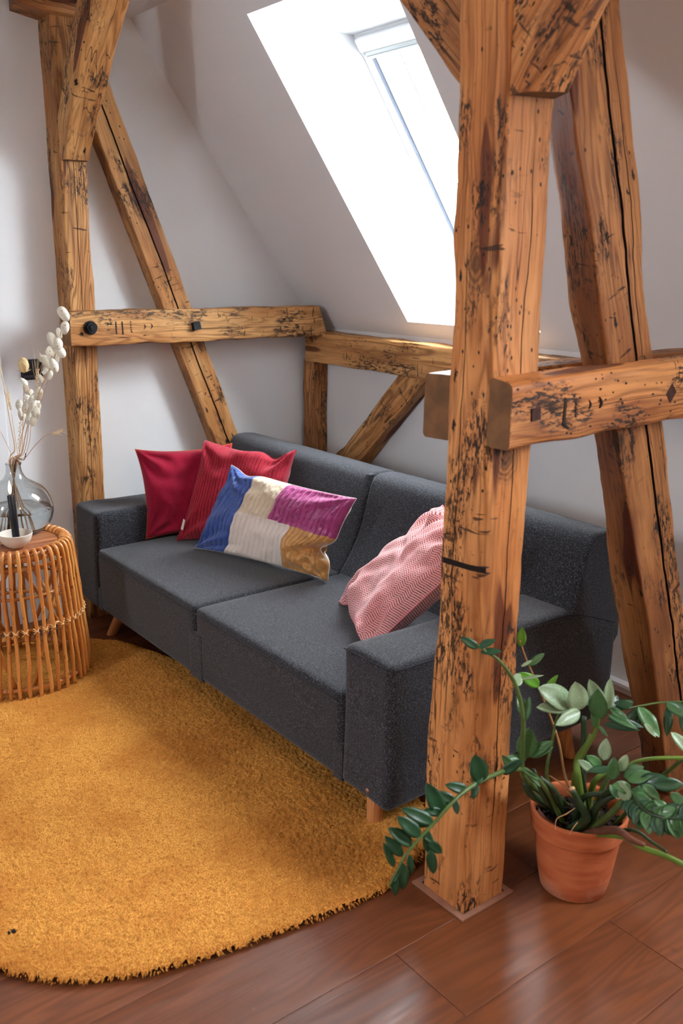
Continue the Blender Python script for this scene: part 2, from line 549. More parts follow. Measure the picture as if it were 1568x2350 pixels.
# far gable (left in the picture), knee wall, sloped ceiling with the skylight reveal, flat ceiling
plane('wall_left', [[(XG, YB, -.02), (XG, YK, -.02), (XG, YK, zk), (XG, yc, ZC), (XG, -yc, ZC), (XG, YB, zk)]])
plane('wall_back', [[(XG, YK, -.02), (XE, YK, -.02), (XE, YK, zk), (XG, YK, zk)]])
plane('wall_right', [[(XE, YB, -.02), (XE, YB, zk), (XE, -yc, ZC), (XE, yc, ZC), (XE, YK, zk), (XE, YK, -.02)]])
NR = Vector((0, math.sin(TH), math.cos(TH)))


def slope_with_holes(name, holes, sgn=1):
    """sloped ceiling, sgn=-1 mirrors it to the other roof side; holes are (x0,x1,y0,y1)"""
    y1_, y0_ = YK, yc
    xs = sorted({XG, XE, *[h[0] for h in holes], *[h[1] for h in holes]})
    ys = sorted({y0_, y1_, *[h[2] for h in holes], *[h[3] for h in holes]})
    Q = []
    for i in range(len(xs) - 1):
        for j in range(len(ys) - 1):
            cx, cy = (xs[i] + xs[i + 1]) / 2, (ys[j] + ys[j + 1]) / 2
            if any(h[0] < cx < h[1] and h[2] < cy < h[3] for h in holes): continue
            Q.append([(xs[i], ys[j], roofz(ys[j])), (xs[i + 1], ys[j], roofz(ys[j])), (xs[i + 1], ys[j + 1], roofz(ys[j + 1])), (xs[i], ys[j + 1], roofz(ys[j + 1]))])
    for (x0, x1, a, b) in holes:
        d = .44
        A = Vector((0, a, roofz(a))); B = Vector((0, b, roofz(b)))
        A2 = Vector((0, a + d / math.sin(TH), roofz(a)))          # level head lining
        B2 = B + NR * d                                          # square bottom lining
        for x in (x0, x1): Q.append([(x, A.y, A.z), (x, B.y, B.z), (x, B2.y, B2.z), (x, A2.y, A2.z)])
        Q.append([(x0, A.y, A.z), (x1, A.y, A.z), (x1, A2.y, A2.z), (x0, A2.y, A2.z)])
        Q.append([(x0, B.y, B.z), (x1, B.y, B.z), (x1, B2.y, B2.z), (x0, B2.y, B2.z)])
    if sgn < 0: Q = [[(x, -y, z) for x, y, z in q] for q in Q]
    return plane(name, Q)


HX0, HX1, HY0, HY1 = -3.39, -2.56, 2.137, 3.027
HOLES = [(HX0, HX1, HY0, HY1), (-.35, .25, 2.137, 3.0)]  # the second opening is out of view, added to light the near post
HOLES2 = [(-2.2, -1.6, 2.2, 2.8)]  # unseen opening in the opposite slope, added for fill light
slope_with_holes('ceiling_slope', HOLES)
slope_with_holes('ceiling_slope', HOLES2, -1)
plane('ceiling', [[(XG, -yc, ZC), (XG, yc, ZC), (XE, yc, ZC), (XE, -yc, ZC)]])
plane('wall_front', [[(XG, -YK, -.02), (XG, -YK, zk), (XE, -YK, zk), (XE, -YK, -.02)]])
# unseen light portals added at the roof openings to guide the sky light
for sgn in (1, -1):
    for h in (HOLES if sgn > 0 else HOLES2):
        a = Vector(((h[0] + h[1]) / 2, sgn * (h[2] + h[3] + .95) / 2, roofz((h[2] + h[3]) / 2) + .30))
        if sgn < 0: a.y = -((h[2] + h[3]) / 2 + .40)
        light('skylight_portal', 'AREA', a + Vector((0, sgn * .12, .1)), a - Vector((0, sgn * math.sin(TH), math.cos(TH))), 1, (h[1] - h[0], 1.3), portal=True)

# the skylight window
win = empty('window_1', (HX0, HY0, roofz(HY0)), kind='structure')
SL = Vector((0, math.cos(TH), -math.sin(TH)))                    # down the slope
A2 = Vector((0, HY0 + .44 / math.sin(TH), roofz(HY0)))
B2 = Vector((0, HY1, roofz(HY1))) + NR * .44
LW = (B2 - A2).dot(SL)


def wbox(x0, x1, s0, s1, n0, n1, name, mat, par):
    V = []
    for x in (x0, x1):
        for s in (s0, s1):
            for n in (n0, n1):
                p = A2 + SL * s + NR * n; V.append((x, p.y, p.z))
    f = boxvf(0, 1, 0, 1, 0, 1)[1]
    o = obj(name, V, f, mat, smooth=False); local(o, par)
    bv = o.modifiers.new('b', 'BEVEL'); bv.width = .003; bv.segments = 1
    return o


fr = empty('frame', win.location); local(fr, win)
fw, sw = .05, .055
for a in ((HX0, HX0 + fw, -.02, LW), (HX1 - fw, HX1, -.02, LW), (HX0, HX1, -.02, .03), (HX0, HX1, LW - .04, LW)):
    wbox(*a, -.012, .07, 'frame_bar', M_white, fr)
sa = empty('sash', win.location); local(sa, win)
x0, x1 = HX0 + fw + .008, HX1 - fw - .008
for a in ((x0, x0 + sw, .03, LW - .05), (x1 - sw, x1, .03, LW - .05), (x0, x1, .03, .09), (x0, x1, LW - .11, LW - .05)):
    wbox(*a, .0, .06, 'sash_bar', M_white, sa)
wbox(x0 + sw, x1 - sw, .09, LW - .11, .028, .034, 'pane', M_pane, sa)
for xx in (HX0 + fw + .001,): wbox(xx + .001, xx + .004, .0, LW - .04, -.0125, .01, 'gasket', M_gask, win)
wbox(-3.190, -3.1845, .075, LW - .1, .008, .014, 'guide_cord', M_rubber, sa)
wbox(-3.166, -3.1635, .075, LW - .1, .008, .012, 'guide_cord', M_gask, sa)
bl = empty('roller_blind', win.location); local(bl, win)
o = obj('blind_cassette', *rbox(HX0 + .03, HX1 - .03, 0, .034, 0, .062, .010, 4), M_white, None); 
for v in o.data.vertices:
    p = A2 + SL * (v.co.z + .0) - NR * (v.co.y + .012); v.co = (v.co.x, p.y, p.z)
o.data.update(); local(o, bl)
wbox(HX0 + .05, HX1 - .05, .064, .084, -.036, -.016, 'blind_bar', M_blind, bl)
wbox(HX0 + .05, HX1 - .05, .084, .094, -.044, -.018, 'blind_bar', M_white, bl)
for x in (HX0 + .045, HX1 - .05): wbox(x, x + .006, -.0, .075, -.048, -.005, 'blind_bracket', M_white, bl)


# floor of single boards running towards the knee wall
fl = empty('floor', (0, 0, 0), kind='structure')
bw = .2555; k0 = -12
xs0 = -1.467 + bw * k0
r_ = random.Random(3); meshes = {}
i = 0
x = xs0
while x < XE:
    y = YK - r_.uniform(.5, 2.0)
    if abs(x - (-1.2115)) < .06: y = 1.866
    segs = [(y, YK + .02)]
    while y > YB:
        y2 = y - 2.2; segs.append((max(y2, YB - .02), y)); y = y2
    for (a, b) in segs:
        if b - a < .1: continue
        v, f = boxvf(x + .0008, x + bw - .0008, a + .0008, b - .0008, -.02, 0)
        c = Vector((x, a, 0)); v = [Vector(p) - c for p in v]
        o = obj('plank', v, f, M_floor, smooth=False); o.location = c; o.parent = fl
        bv = o.modifiers.new('b', 'BEVEL'); bv.width = .0006; bv.segments = 1
    x += bw
tag(local(obj('subfloor', *boxvf(XG - .1, XE, YB, YK + .1, -.05, -.019), M_crackm, smooth=False), fl))

# baseboards
def baseboard(name, x0, x1, y0, y1):
    e = obj(name, *join(boxvf(x0, x1, y0, y1, 0, .05)), M_sealant if 0 else M_wall, smooth=False); tag(e, kind='structure')
    dx = .006
    return e


e = obj('baseboard_back', *boxvf(XG, XE, YK - .035, YK, 0, .030), m_simple('skirting_pinkwhite', srgb(206, 190, 182), .6), smooth=False); tag(e, kind='structure')
bv = e.modifiers.new('b', 'BEVEL'); bv.width = .003
e2 = obj('cap', *boxvf(XG, XE, YK - .038, YK, .028, .042), M_white, smooth=False, parent=e)
e2.name = 'baseboard_cap'
e = obj('baseboard_left', *boxvf(XG, XG + .014, YB, 1.6, 0, .055), M_white, smooth=False); tag(e, kind='structure')
e = obj('trim_1', *boxvf(XG, XG + .018, .4, 1.335, 0, 2.1), M_door, smooth=False); tag(e, kind='structure')
bv = e.modifiers.new('b', 'BEVEL'); bv.width = .004


# ------------------------------------------------------------------ timbers
M_endg = m_simple('end_grain', srgb(128, 88, 54), .8, .45, 14, .6)


def beam(name, label, secs, mat, ch=.014, cracks=(), amp=.004, step=.02, seed=0, wave=.006):
    """secs: list of 4 world corners (same order in every section). Lofted, hewn unevenly, chamfered.
    cracks: (side, u, width, depth, t0, t1)"""
    secs = [[Vector(p) for p in s] for s in secs]
    cen = [sum(s, Vector()) / 4 for s in secs]
    Z = (cen[-1] - cen[0]).normalized(); X = (secs[0][1] - secs[0][0]); X = (X - Z * X.dot(Z)).normalized(); Y = Z.cross(X)
    Rm = Matrix((X, Y, Z)).transposed(); org = cen[0]
    L = [0]
    for i in range(1, len(cen)): L.append(L[-1] + (cen[i] - cen[i - 1]).length)
    tot = L[-1]; N = max(4, int(tot / step)); S = []
    for k in range(N + 1):
        l = tot * k / N; i = 0
        while i < len(L) - 2 and L[i + 1] < l: i += 1
        t = (l - L[i]) / (L[i + 1] - L[i]); S.append([secs[i][c].lerp(secs[i + 1][c], t) for c in range(4)])
    V = []; ring = None; cmask = None; live = {}
    for k, s in enumerate(S):
        tt = k / N; row = []
        for c in range(4):
            a, b = s[c], s[(c + 1) % 4]; p_, n_ = s[(c - 1) % 4], s[(c + 2) % 4]
            w = (b - a).length; e = (b - a).normalized(); ep = (p_ - a).normalized()
            lz = tt * tot
            cc = ch * (.6 + 1.6 * abs(mn.noise(Vector((lz * 2.3, c * 7.7, seed * 3.1)))))
            cc = min(cc * .6, w * .3)
            # chamfer arc at corner a
            for q in (0, .5, 1):
                pt = a + ep * cc * (1 - q) + e * cc * q - (ep + e) * cc * (.12 if q == .5 else 0)
                row.append((pt, None))
            us = [.12, .25, .38, .5, .62, .75, .88]
            ks = [x for x in cracks if x[0] == c]
            pts = [(u, 0) for u in us]
            for (sd, u, wd, dp, t0, t1) in ks:
                if True:
                    on = 1 if t0 <= tt <= t1 else 0
                    fade = on * min(1, (tt - t0) / .06, (t1 - tt) / .06) if on else 0
                    uu = u + .05 * mn.noise(Vector((lz * 2.2, sd * 3.3, u * 9 + seed)))+ .012 * mn.noise(Vector((lz * 19, sd * 3.3, u * 9 + seed)))
                    h = max(wd * (.35 + .65 * fade), .0008) / w / 2 if fade > 0 else .0004 / w
                    pts = [x for x in pts if abs(x[0] - u) > .085 or x[1] is None]
                    pts += [(uu - h - .01, None), (uu - h, None), (uu, -dp * fade - 1e-7), (uu + h, None), (uu + h + .01, None)]
                    if fade > .02: live.setdefault(k, set()).add((c, sd, u))
            pts.sort(key=lambda x: x[0])
            inn = ((p_ - a) + (n_ - b)).normalized()
            for (u, dpp) in pts:
                pt = a + ep * 0 + (b - a) * (cc / w + (1 - 2 * cc / w) * u)
                if dpp: pt = pt + inn * (-dpp)
                row.append((pt, dpp))
        if ring is None: ring = len(row); cmask = [bool(x[1]) for x in row]
        ctr = sum(s, Vector()) / 4
        for (pt, dpp) in row:
            d = (pt - ctr).normalized()
            q = pt * 6 + Vector((seed * 5, seed, 0)); q2 = pt * 26 + Vector((0, seed * 3, seed))
            off = mn.noise(q) * wave + mn.noise(q2) * amp * .5
            V.append(Rm.transposed() @ (pt + d * off - org))
    Fc = []; fm = []; dep = [True] * N
    for k in range(N):
        for j in range(ring):
            fm.append(1 if (cmask[j] or cmask[(j + 1) % ring]) and live.get(k) else 0)
            Fc.append((k * ring + j, k * ring + (j + 1) % ring, (k + 1) * ring + (j + 1) % ring, (k + 1) * ring + j))
    Fc.append(tuple(range(ring - 1, -1, -1))); Fc.append(tuple(N * ring + j for j in range(ring))); fm += [2, 2]
    o = obj(name, V, Fc, [mat, M_crackm, M_endg], ang=32, fm=fm)
    o.matrix_world = Matrix.Translation(org) @ Rm.to_4x4()
    tag(o, label, 'beam')
    return o


def addpart(name, verts, faces, mat, parent, smooth=True, ang=35):
    """world-coordinate mesh turned into a child of a placed object"""
    mi = parent.matrix_world.inverted()
    return obj(name, [mi @ Vector(v) for v in verts], faces, mat, parent, smooth, ang)


def post_secs(tab):
    return [[(xl, yf, z), (xr, yf, z), (xr, yr, z), (xl, yr, z)] for (z, xl, xr, yf, yr) in tab]


near_post = beam('timber_post', 'thick orange pine post standing in front of the sofa, nearest to the viewer', post_secs([
    (0, -1.626, -1.462, 1.566, 1.727), (.3, -1.629, -1.463, 1.566, 1.727), (.52, -1.628, -1.463, 1.566, 1.725), (.66, -1.624, -1.463, 1.566, 1.724), (.78, -1.611, -1.463, 1.566, 1.724),
    (1.0, -1.606, -1.463, 1.566, 1.724), (1.19, -1.602, -1.463, 1.566, 1.725), (1.55, -1.600, -1.463, 1.566, 1.733), (1.8, -1.607, -1.463, 1.566, 1.737), (2.09, -1.612, -1.463, 1.566, 1.736), (2.77, -1.612, -1.463, 1.566, 1.735)]),
    M_pine2, .02, cracks=[(1, .62, .004, .02, .05, .72), (0, .33, .003, .012, .2, .62)], seed=1)
tag(near_post)
for q_ in (boxvf(-1.648, -1.444, 1.546, 1.5655, .0005, .005), boxvf(-1.4615, -1.444, 1.5655, 1.747, .0005, .005), boxvf(-1.648, -1.629, 1.5655, 1.747, .0005, .005), boxvf(-1.629, -1.4615, 1.729, 1.747, .0005, .005)):
    addpart('base_seal', *q_, M_sealant, near_post, False)
# dark saw kerf in the left face of the near post
pk = [P(1019, 1284, 1, 1.5655), P(1080, 1302, 1, 1.5655), P(1118, 1310, 1, 1.5655)]
V = []
for p in pk:
    for dz in (-.007, .007):
        for dy in (-.0035, .01): V.append((p.x, 1.5655 + dy, p.z + dz))
addpart('saw_kerf', V, [(0, 2, 6, 4), (4, 6, 10, 8), (0, 4, 5, 1), (4, 8, 9, 5), (2, 3, 7, 6), (6, 7, 11, 10)], M_crackm, near_post, False)

far_post = beam('timber_post', 'slim brown pine post against the white gable wall beside the dried flowers', post_secs([
    (0, -4.25, -4.10, 1.622, 1.745), (.6, -4.25, -4.105, 1.62, 1.735), (1.0, -4.25, -4.10, 1.62, 1.738), (1.5, -4.25, -4.10, 1.62, 1.738), (1.62, -4.25, -4.10, 1.62, 1.742), (1.75, -4.25, -4.10, 1.62, 1.734), (2.1, -4.25, -4.098, 1.62, 1.738), (2.35, -4.25, -4.1, 1.62, 1.745), (2.74, -4.25, -4.105, 1.62, 1.75)]),
    M_pine, .010, cracks=[(1, .5, .003, .01, .1, .95)], seed=2)

near_strut = beam('timber_strut', 'thick leaning orange pine strut with a long black crack, right of the near post', [
    [(-1.62, yb, z), (-1.46, yf, z), (-1.46, yr, z), (-1.62, yr, z)] for (z, yf, yb, yr) in (
        (0, 2.53, 2.61, 2.74), (.38, 2.40, 2.463, 2.60), (.67, 2.30, 2.35, 2.485), (.9, 2.20, 2.275, 2.409), (1.2, 2.085, 2.185, 2.31), (1.43, 2.005, 2.10, 2.215), (1.6, 1.945, 2.02, 2.145), (1.76, 1.895, 1.975, 2.103), (1.955, 1.819, 1.921, 2.04), (2.3, 1.70, 1.81, 1.935), (2.6, 1.60, 1.70, 1.83))],
    M_pine3, .014, cracks=[(1, .62, .012, .03, .02, .98), (1, .80, .004, .015, .55, .85)], seed=3)
far_strut = beam('timber_strut', 'leaning brown pine strut with a dark centre crack, behind the far tie beam', [
    [(-4.25, 2.66 - .385 * z + .03, z), (-4.105, 2.66 - .385 * z, z), (-4.105, 2.815 - .384 * z, z), (-4.25, 2.815 - .384 * z, z)] for z in (0, .5, .86, 1.2, 1.5, 2.0, 2.45, 2.62)],
    M_pine, .010, cracks=[(1, .50, .009, .02, .04, .98)], seed=4)


def xbox(x0, x1, z0, z1, ys): return [[(x0, y, z0), (x1, y, z0), (x1, y, z1), (x0, y, z1)] for y in ys]


far_tie = beam('tie_beam', 'horizontal pine tie beam across the far post with two black bolt nuts', [
    [(-4.105, 1.578, 1.334), (-4.002, 1.578, 1.334), (-4.002, 1.578, 1.487), (-4.105, 1.578, 1.487)],
    [(-4.105, 2.3, 1.332), (-4.002, 2.3, 1.332), (-4.002, 2.3, 1.487), (-4.105, 2.3, 1.487)],
    [(-4.105, 2.998, 1.331), (-4.002, 2.998, 1.331), (-4.002, 2.945, 1.487), (-4.105, 2.945, 1.487)]],
    M_pine, .010, cracks=[(1, .35, .0015, .006, .3, .9)], seed=5)
near_tie = beam('tie_beam', 'horizontal orange pine tie beam bolted to the front of the near post', [
    [(-1.462, 1.562, 1.293), (-1.392, 1.562, 1.293), (-1.392, 1.566, 1.446), (-1.462, 1.562, 1.458)],
    [(-1.462, 2.2, 1.302), (-1.392, 2.2, 1.302), (-1.392, 2.2, 1.462), (-1.462, 2.2, 1.468)],
    [(-1.462, 2.97, 1.31), (-1.392, 2.97, 1.31), (-1.392, 2.95, 1.468), (-1.462, 2.95, 1.474)]],
    M_pine2, .016, cracks=[(1, .45, .0015, .006, .1, .7)], seed=6)
rear_tie = beam('tie_beam', 'horizontal brown tie beam behind the near post, its blunt end showing', [
    [(-1.722, 1.602, 1.275), (-1.628, 1.602, 1.275), (-1.628, 1.602, 1.440), (-1.722, 1.602, 1.440)],
    [(-1.722, 2.99, 1.29), (-1.628, 2.99, 1.29), (-1.628, 2.97, 1.45), (-1.722, 2.97, 1.45)]],
    M_pine3, .012, seed=7)
purlin = beam('purlin', 'pine purlin running along the knee wall under the skylight', [
    [(-4.16, 2.965, 1.185), (-4.16, 3.078, 1.185), (-4.16, 3.078, 1.350), (-4.16, 2.965, 1.350)],
    [(-3.0, 2.968, 1.178), (-3.0, 3.078, 1.178), (-3.0, 3.078, 1.34), (-3.0, 2.968, 1.34)],
    [(-1.73, 2.965, 1.18), (-1.73, 3.078, 1.18), (-1.73, 3.078, 1.345), (-1.73, 2.965, 1.345)],
    [(1.5, 2.965, 1.18), (1.5, 3.078, 1.18), (1.5, 3.078, 1.345), (1.5, 2.965, 1.345)]], M_pine2, .010, seed=8)
purlin.data.materials[0] = M_pine
short_post = beam('timber_post', 'short brown pine post in the corner under the purlin end', [
    [(-4.205, 2.985, z), (-4.105, 2.985, z), (-4.105, 3.078, z), (-4.205, 3.078, z)] for z in (0, .6, 1.19)], M_pine3, .008, seed=9)
knee_brace = beam('timber_brace', 'diagonal pine brace rising behind the sofa to the purlin', [
    [(-4.20 + .0, 2.985, .335 - .12), (-4.20, 2.985, .335 + .17), (-4.20, 3.078, .335 + .17), (-4.20, 3.078, .335 - .12)],
    [(-3.655, 2.985, .73), (-3.82, 2.985, .76), (-3.82, 3.078, .76), (-3.655, 3.078, .73)],
    [(-3.20, 2.985, 1.18), (-3.395, 2.985, 1.19), (-3.395, 3.078, 1.19), (-3.20, 3.078, 1.18)]], M_pine, .006, seed=10)
far_brace = beam('timber_brace', 'slanted pine head brace on the far post, top left', [
    [(-4.105, 1.622, 2.125), (-4.105, 1.733, 2.125), (-4.045, 1.733, 2.125), (-4.045, 1.622, 2.125)],
    [(-4.105, 1.622, 2.30), (-4.105, 1.738, 2.30), (-3.955, 1.738, 2.28), (-3.99, 1.622, 2.27)],
    [(-3.99, 1.620, 2.47), (-3.99, 1.745, 2.47), (-3.83, 1.745, 2.43), (-3.87, 1.620, 2.42)],
    [(-3.80, 1.618, 2.72), (-3.80, 1.750, 2.72), (-3.60, 1.750, 2.70), (-3.66, 1.618, 2.70)],
    [(-3.74, 1.618, 2.80), (-3.74, 1.752, 2.80), (-3.53, 1.752, 2.78), (-3.59, 1.618, 2.78)]], M_pine, .010, cracks=[(3, .4, .002, .01, .1, .95)], seed=11)
near_brace_r = beam('timber_brace', 'slanted orange head brace rising from the near post towards the right', [
    [(-1.463, 1.572, 2.052), (-1.463, 1.725, 2.06), (-1.405, 1.705, 2.065), (-1.402, 1.572, 2.052)],
    [(-1.463, 1.572, 2.24), (-1.463, 1.73, 2.24), (-1.335, 1.722, 2.225), (-1.255, 1.572, 2.195)],
    [(-1.22, 1.572, 2.51), (-1.22, 1.735, 2.51), (-1.05, 1.725, 2.49), (-.98, 1.572, 2.465)],
    [(-.95, 1.572, 2.78), (-.95, 1.735, 2.78), (-.78, 1.725, 2.76), (-.72, 1.572, 2.73)]], M_pine3, .012, seed=12)
near_brace_r.data.materials[0] = M_pine2
near_brace_l = beam('timber_brace', 'slanted dark head brace rising from the near post towards the left', [
    [(-1.612, 1.60, 2.07), (-1.612, 1.72, 2.07), (-1.612, 1.72, 2.36), (-1.612, 1.60, 2.36)],
    [(-1.75, 1.60, 2.205), (-1.75, 1.72, 2.205), (-1.75, 1.72, 2.50), (-1.75, 1.60, 2.50)],
    [(-2.0, 1.60, 2.47), (-2.0, 1.72, 2.47), (-2.0, 1.72, 2.75), (-2.0, 1.60, 2.75)],
    [(-2.2, 1.60, 2.68), (-2.2, 1.72, 2.68), (-2.2, 1.72, 2.80), (-2.2, 1.60, 2.80)]], M_pine3, .010, cracks=[(3, .55, .003, .01, .0, .95)], seed=13)
cap_beam = beam('ceiling_beam', 'stub of a ceiling beam above the far post at the top left corner', [
    [(-4.25, 1.50, 2.715), (-4.09, 1.47, 2.725), (-4.09, 1.47, 2.86), (-4.25, 1.50, 2.86)],
    [(-4.25, 1.62, 2.695), (-4.06, 1.62, 2.70), (-4.06, 1.62, 2.86), (-4.25, 1.62, 2.86)],
    [(-4.25, 1.80, 2.70), (-4.06, 1.80, 2.70), (-4.06, 1.80, 2.86), (-4.25, 1.80, 2.86)]], M_pine3, .010, seed=14)


hk = P(934, 858, 1, 2.966)
addpart('hook', *tube([(hk.x + .007 * math.cos(a), 2.962, hk.z + .009 * math.sin(a)) for a in np.linspace(-1.2, 3.6, 12)], .0018, 6), M_iron, purlin)


# bolts and carved carpenter's marks
def prism(pts, x0, x1):
    n = len(pts); V = [(x0, y, z) for y, z in pts] + [(x1, y, z) for y, z in pts]
    Fc = [tuple(range(n)), tuple(range(2 * n - 1, n - 1, -1))] + [(i, i + n, (i + 1) % n + n, (i + 1) % n) for i in range(n)]
    return V, Fc


def ngon(cy, cz, r, n, a0=0): return [(cy + r * math.cos(a0 + 2 * PI * k / n), cz + r * math.sin(a0 + 2 * PI * k / n)) for k in range(n)]


bx = -4.002
addpart('bolt_washer', *prism(ngon(1.668, 1.415, .031, 28), bx - .004, bx + .008), M_iron, far_tie)
addpart('bolt_nut', *join(prism(ngon(1.671, 1.417, .024, 24), bx + .006, bx + .022), prism(ngon(1.672, 1.418, .014, 20), bx + .02, bx + .030)), M_iron, far_tie)
addpart('bolt_nut', *prism(ngon(2.2, 1.408, .026, 4, PI / 4 + .15), bx - .004, bx + .024), M_iron, far_tie)
bx = -1.392
addpart('bolt_nut', *prism(ngon(1.648, 1.370, .0215, 4, PI / 4 + .1), bx - .004, bx + .002), M_rust, near_tie, False)
addpart('bolt_nut', *prism([(2.163, 1.377), (2.186, 1.352), (2.209, 1.380), (2.187, 1.404)], bx - .004, bx + .002), M_rust, near_tie, False)


def marks(par, xf, items, px):
    for it in items:
        pts = [(P(a, b, 0, xf).y, P(a, b, 0, xf).z) for a, b in it]
        addpart('carved_mark', *prism(pts, xf - .004, xf + .0012), M_carve, par, False)


def cres(x, y, w, h, s=1):
    o = [(x + w * math.sin(PI * t) * 1.0, y - h / 2 + h * t) for t in np.linspace(0, 1, 9)]
    i = [(x + w * .45 * math.sin(PI * t), y + h / 2 - h * t) for t in np.linspace(0, 1, 9)][1:-1]
    return o + i


marks(far_tie, -4.001, [
    [(264.5, 738), (267, 738), (269, 767), (266, 768)], [(279, 738), (281.5, 738), (284, 767), (281, 768)],
    [(298.5, 736), (302.5, 741), (299, 741)], [(298.8, 742), (303, 747), (299.3, 747)], [(299, 747.5), (303.5, 752.5), (299.5, 752.5)], [(299.4, 753), (304, 758), (299.8, 758)], [(300, 758), (306, 762.5), (300.5, 763)],
    cres(329, 749.5, 6, 14), cres(345, 748.5, 6, 14)], 0)
marks(near_tie, -1.391, [
    [(1296.5, 920), (1301, 919), (1297, 977), (1291, 978)], [(1291, 976), (1297, 972), (1306, 981), (1303, 986)],
    [(1321, 922), (1325, 929), (1321.5, 930)], [(1320.5, 931), (1325, 938), (1321, 939)], [(1320, 940), (1324.5, 947), (1320.5, 948)], [(1319.5, 949), (1325, 957), (1319.5, 958)],
    cres(1352, 928, 6, 22), cres(1377, 924, 7, 26)], 0)

# wall switch on the gable wall
sw_ = empty('wall_switch', (XG, 1.47, 1.22), 'square black light switch on the white gable wall behind the dried flowers', 'switch')
local(obj('switch_frame', *rbox(XG, XG + .009, 1.421, 1.522, 1.172, 1.266, .003, 3), M_black), sw_)
local(obj('rocker', *rbox(XG + .006, XG + .013, 1.431, 1.512, 1.196, 1.257, .002, 3), M_black), sw_)
local(obj('rocker', *rbox(XG + .006, XG + .012, 1.431, 1.494, 1.181, 1.193, .002, 3), M_black), sw_)
#@@PART2
# ------------------------------------------------------------------ sofa
sofa = empty('sofa', (-2.93, 2.1, 0), 'long charcoal wool two-seat sofa with wooden legs along the knee wall', 'sofa')
AX0, AX1 = -4.085, -3.835          # far arm
BX0, BX1 = -2.012, -1.785          # near arm
SY = 1.562
ZB, ZA, ZS = .140, .604, .437


def spart(name, vf, mat=M_felt, label=None, par=None, ang=None):
    o = obj(name, vf[0], vf[1], mat, None, True, ang)
    local(o, sofa) if par is None else local(o, par)
    if label: o['label'] = label
    return o


def armwarp(inner, s):
    def w(x, y, z):
        t = max(0, (z - ZB) / (ZA - ZB))
        y2 = y + (.008 * t if y < 1.8 else 0)
        if y < 1.75: z += .004 * math.sin((x - inner) * 20)
        z += -.010 * max(0, (y - 1.6) / 1.0) if z > .4 else 0
        x2 = x + s * .012 * math.sin(PI * t) * .6
        return (x2, y2, z)
    return w


spart('armrest', rbox(BX0, BX1, SY, 2.615, ZB, ZA, .026, 12, armwarp(BX0, 1)))
spart('armrest', rbox(AX0, AX1, SY, 2.615, ZB, ZA, .030, 12, armwarp(AX1, -1)))
SM = -2.924


def seatwarp(side):
    def w(x, y, z):
        u = (x - AX1) / (SM - AX1) if side < 0 else (x - SM) / (BX0 - SM)
        u = min(1, max(0, u)); v = min(1, max(0, (y - SY) / .75))
        if z > .30: z += .012 * math.sin(PI * min(1, v * 1.15 + .02)) ** .7 * math.sin(PI * u) ** .5
        # the joint between the cushions closes lower down, the front bellies out a little
        if y < SY + .05: y -= .006 * math.sin(PI * min(1, max(0, (z - .16) / .28))) * math.sin(PI * u)
        return (x, y, z)
    return w


spart('seat_cushion', rbox(AX1 - .002, SM - .0005, SY + .004, 2.36, ZB + .002, ZS, .024, 22, seatwarp(-1)))
spart('seat_cushion', rbox(SM + .0005, BX0 + .002, SY + .004, 2.36, ZB + .002, ZS, .024, 22, seatwarp(1)))
# fabric panel closing the lower part of the joint
spart('front_panel', rbox(SM - .05, SM + .05, SY + .0015, SY + .10, ZB + .003, .335, .004, 6))
spart('front_panel', rbox(AX1 - .012, AX1 + .03, SY + .003, SY + .10, ZB + .003, .25, .003, 4))
spart('front_panel', rbox(BX0 - .035, BX0 + .012, SY + .002, SY + .10, ZB + .003, .27, .003, 4))

prof = [(2.235, .40), (2.262, .44), (2.305, .50), (2.345, .57), (2.372, .64), (2.395, .72), (2.412, .775), (2.424, .810), (2.442, .834), (2.468, .845), (2.52, .845), (2.565, .838), (2.592, .815), (2.604, .775), (2.620, .65), (2.632, .52), (2.632, .44), (2.60, .40)]


def backpart(x0, x1, r, soft0, soft1):
    n = 26; V = []; Fc = []; m = len(prof)
    cy, cz = 2.48, .62
    st = []
    for i in range(7):
        a = PI / 2 * i / 6; st.append((x0 + r * (1 - math.sin(a)) if 0 else x0 + r * (1 - math.cos(PI / 2 - a)), soft0 * (1 - math.sin(a)) ** 1))
    st = [(x0 + r * (1 - math.cos(PI / 2 * i / 6)), soft0 * (1 - math.sin(PI / 2 * i / 6))) for i in range(7)]
    st += [(x0 + r + (x1 - x0 - 2 * r) * i / n, 0) for i in range(1, n)]
    st += [(x1 - r * (1 - math.cos(PI / 2 * i / 6)), soft1 * (1 - math.sin(PI / 2 * i / 6))) for i in range(6, -1, -1)]
    for k, (x, sh) in enumerate(st):
        for (y, z) in prof:
            dy, dz = cy - y, cz - z; L = math.hypot(dy, dz)
            bow = .006 * math.sin(PI * (x - x0) / (x1 - x0))
            V.append((x, y + dy / L * (sh - bow), z + dz / L * (sh - bow * .4)))
    K = len(st)
    for k in range(K - 1):
        for j in range(m): Fc.append((k * m + j, (k + 1) * m + j, (k + 1) * m + (j + 1) % m, k * m + (j + 1) % m))
    for b, flip in ((0, 0), ((K - 1) * m, 1)):
        c0 = len(V); ring = [V[b + j] for j in range(m)]
        V.append((ring[0][0], cy, cz))
        for j in range(m): Fc.append((b + j, b + (j + 1) % m, c0) if not flip else (b + (j + 1) % m, b + j, c0))
    return V, Fc


spart('back_cushion', backpart(-4.082, SM - .001, .020, .02, .016), ang=60)
spart('back_cushion', backpart(SM + .001, BX1 + .002, .020, .016, .014), ang=60)
spart('back_base', rbox(AX0 + .01, BX1 - .012, 2.35, 2.63, ZB + .004, .50, .02, 8))


# seam piping along the edges
def seam(pts, r=.0022): spart('seam', tube(smoothpath(pts, 5), r, 6), M_seam)


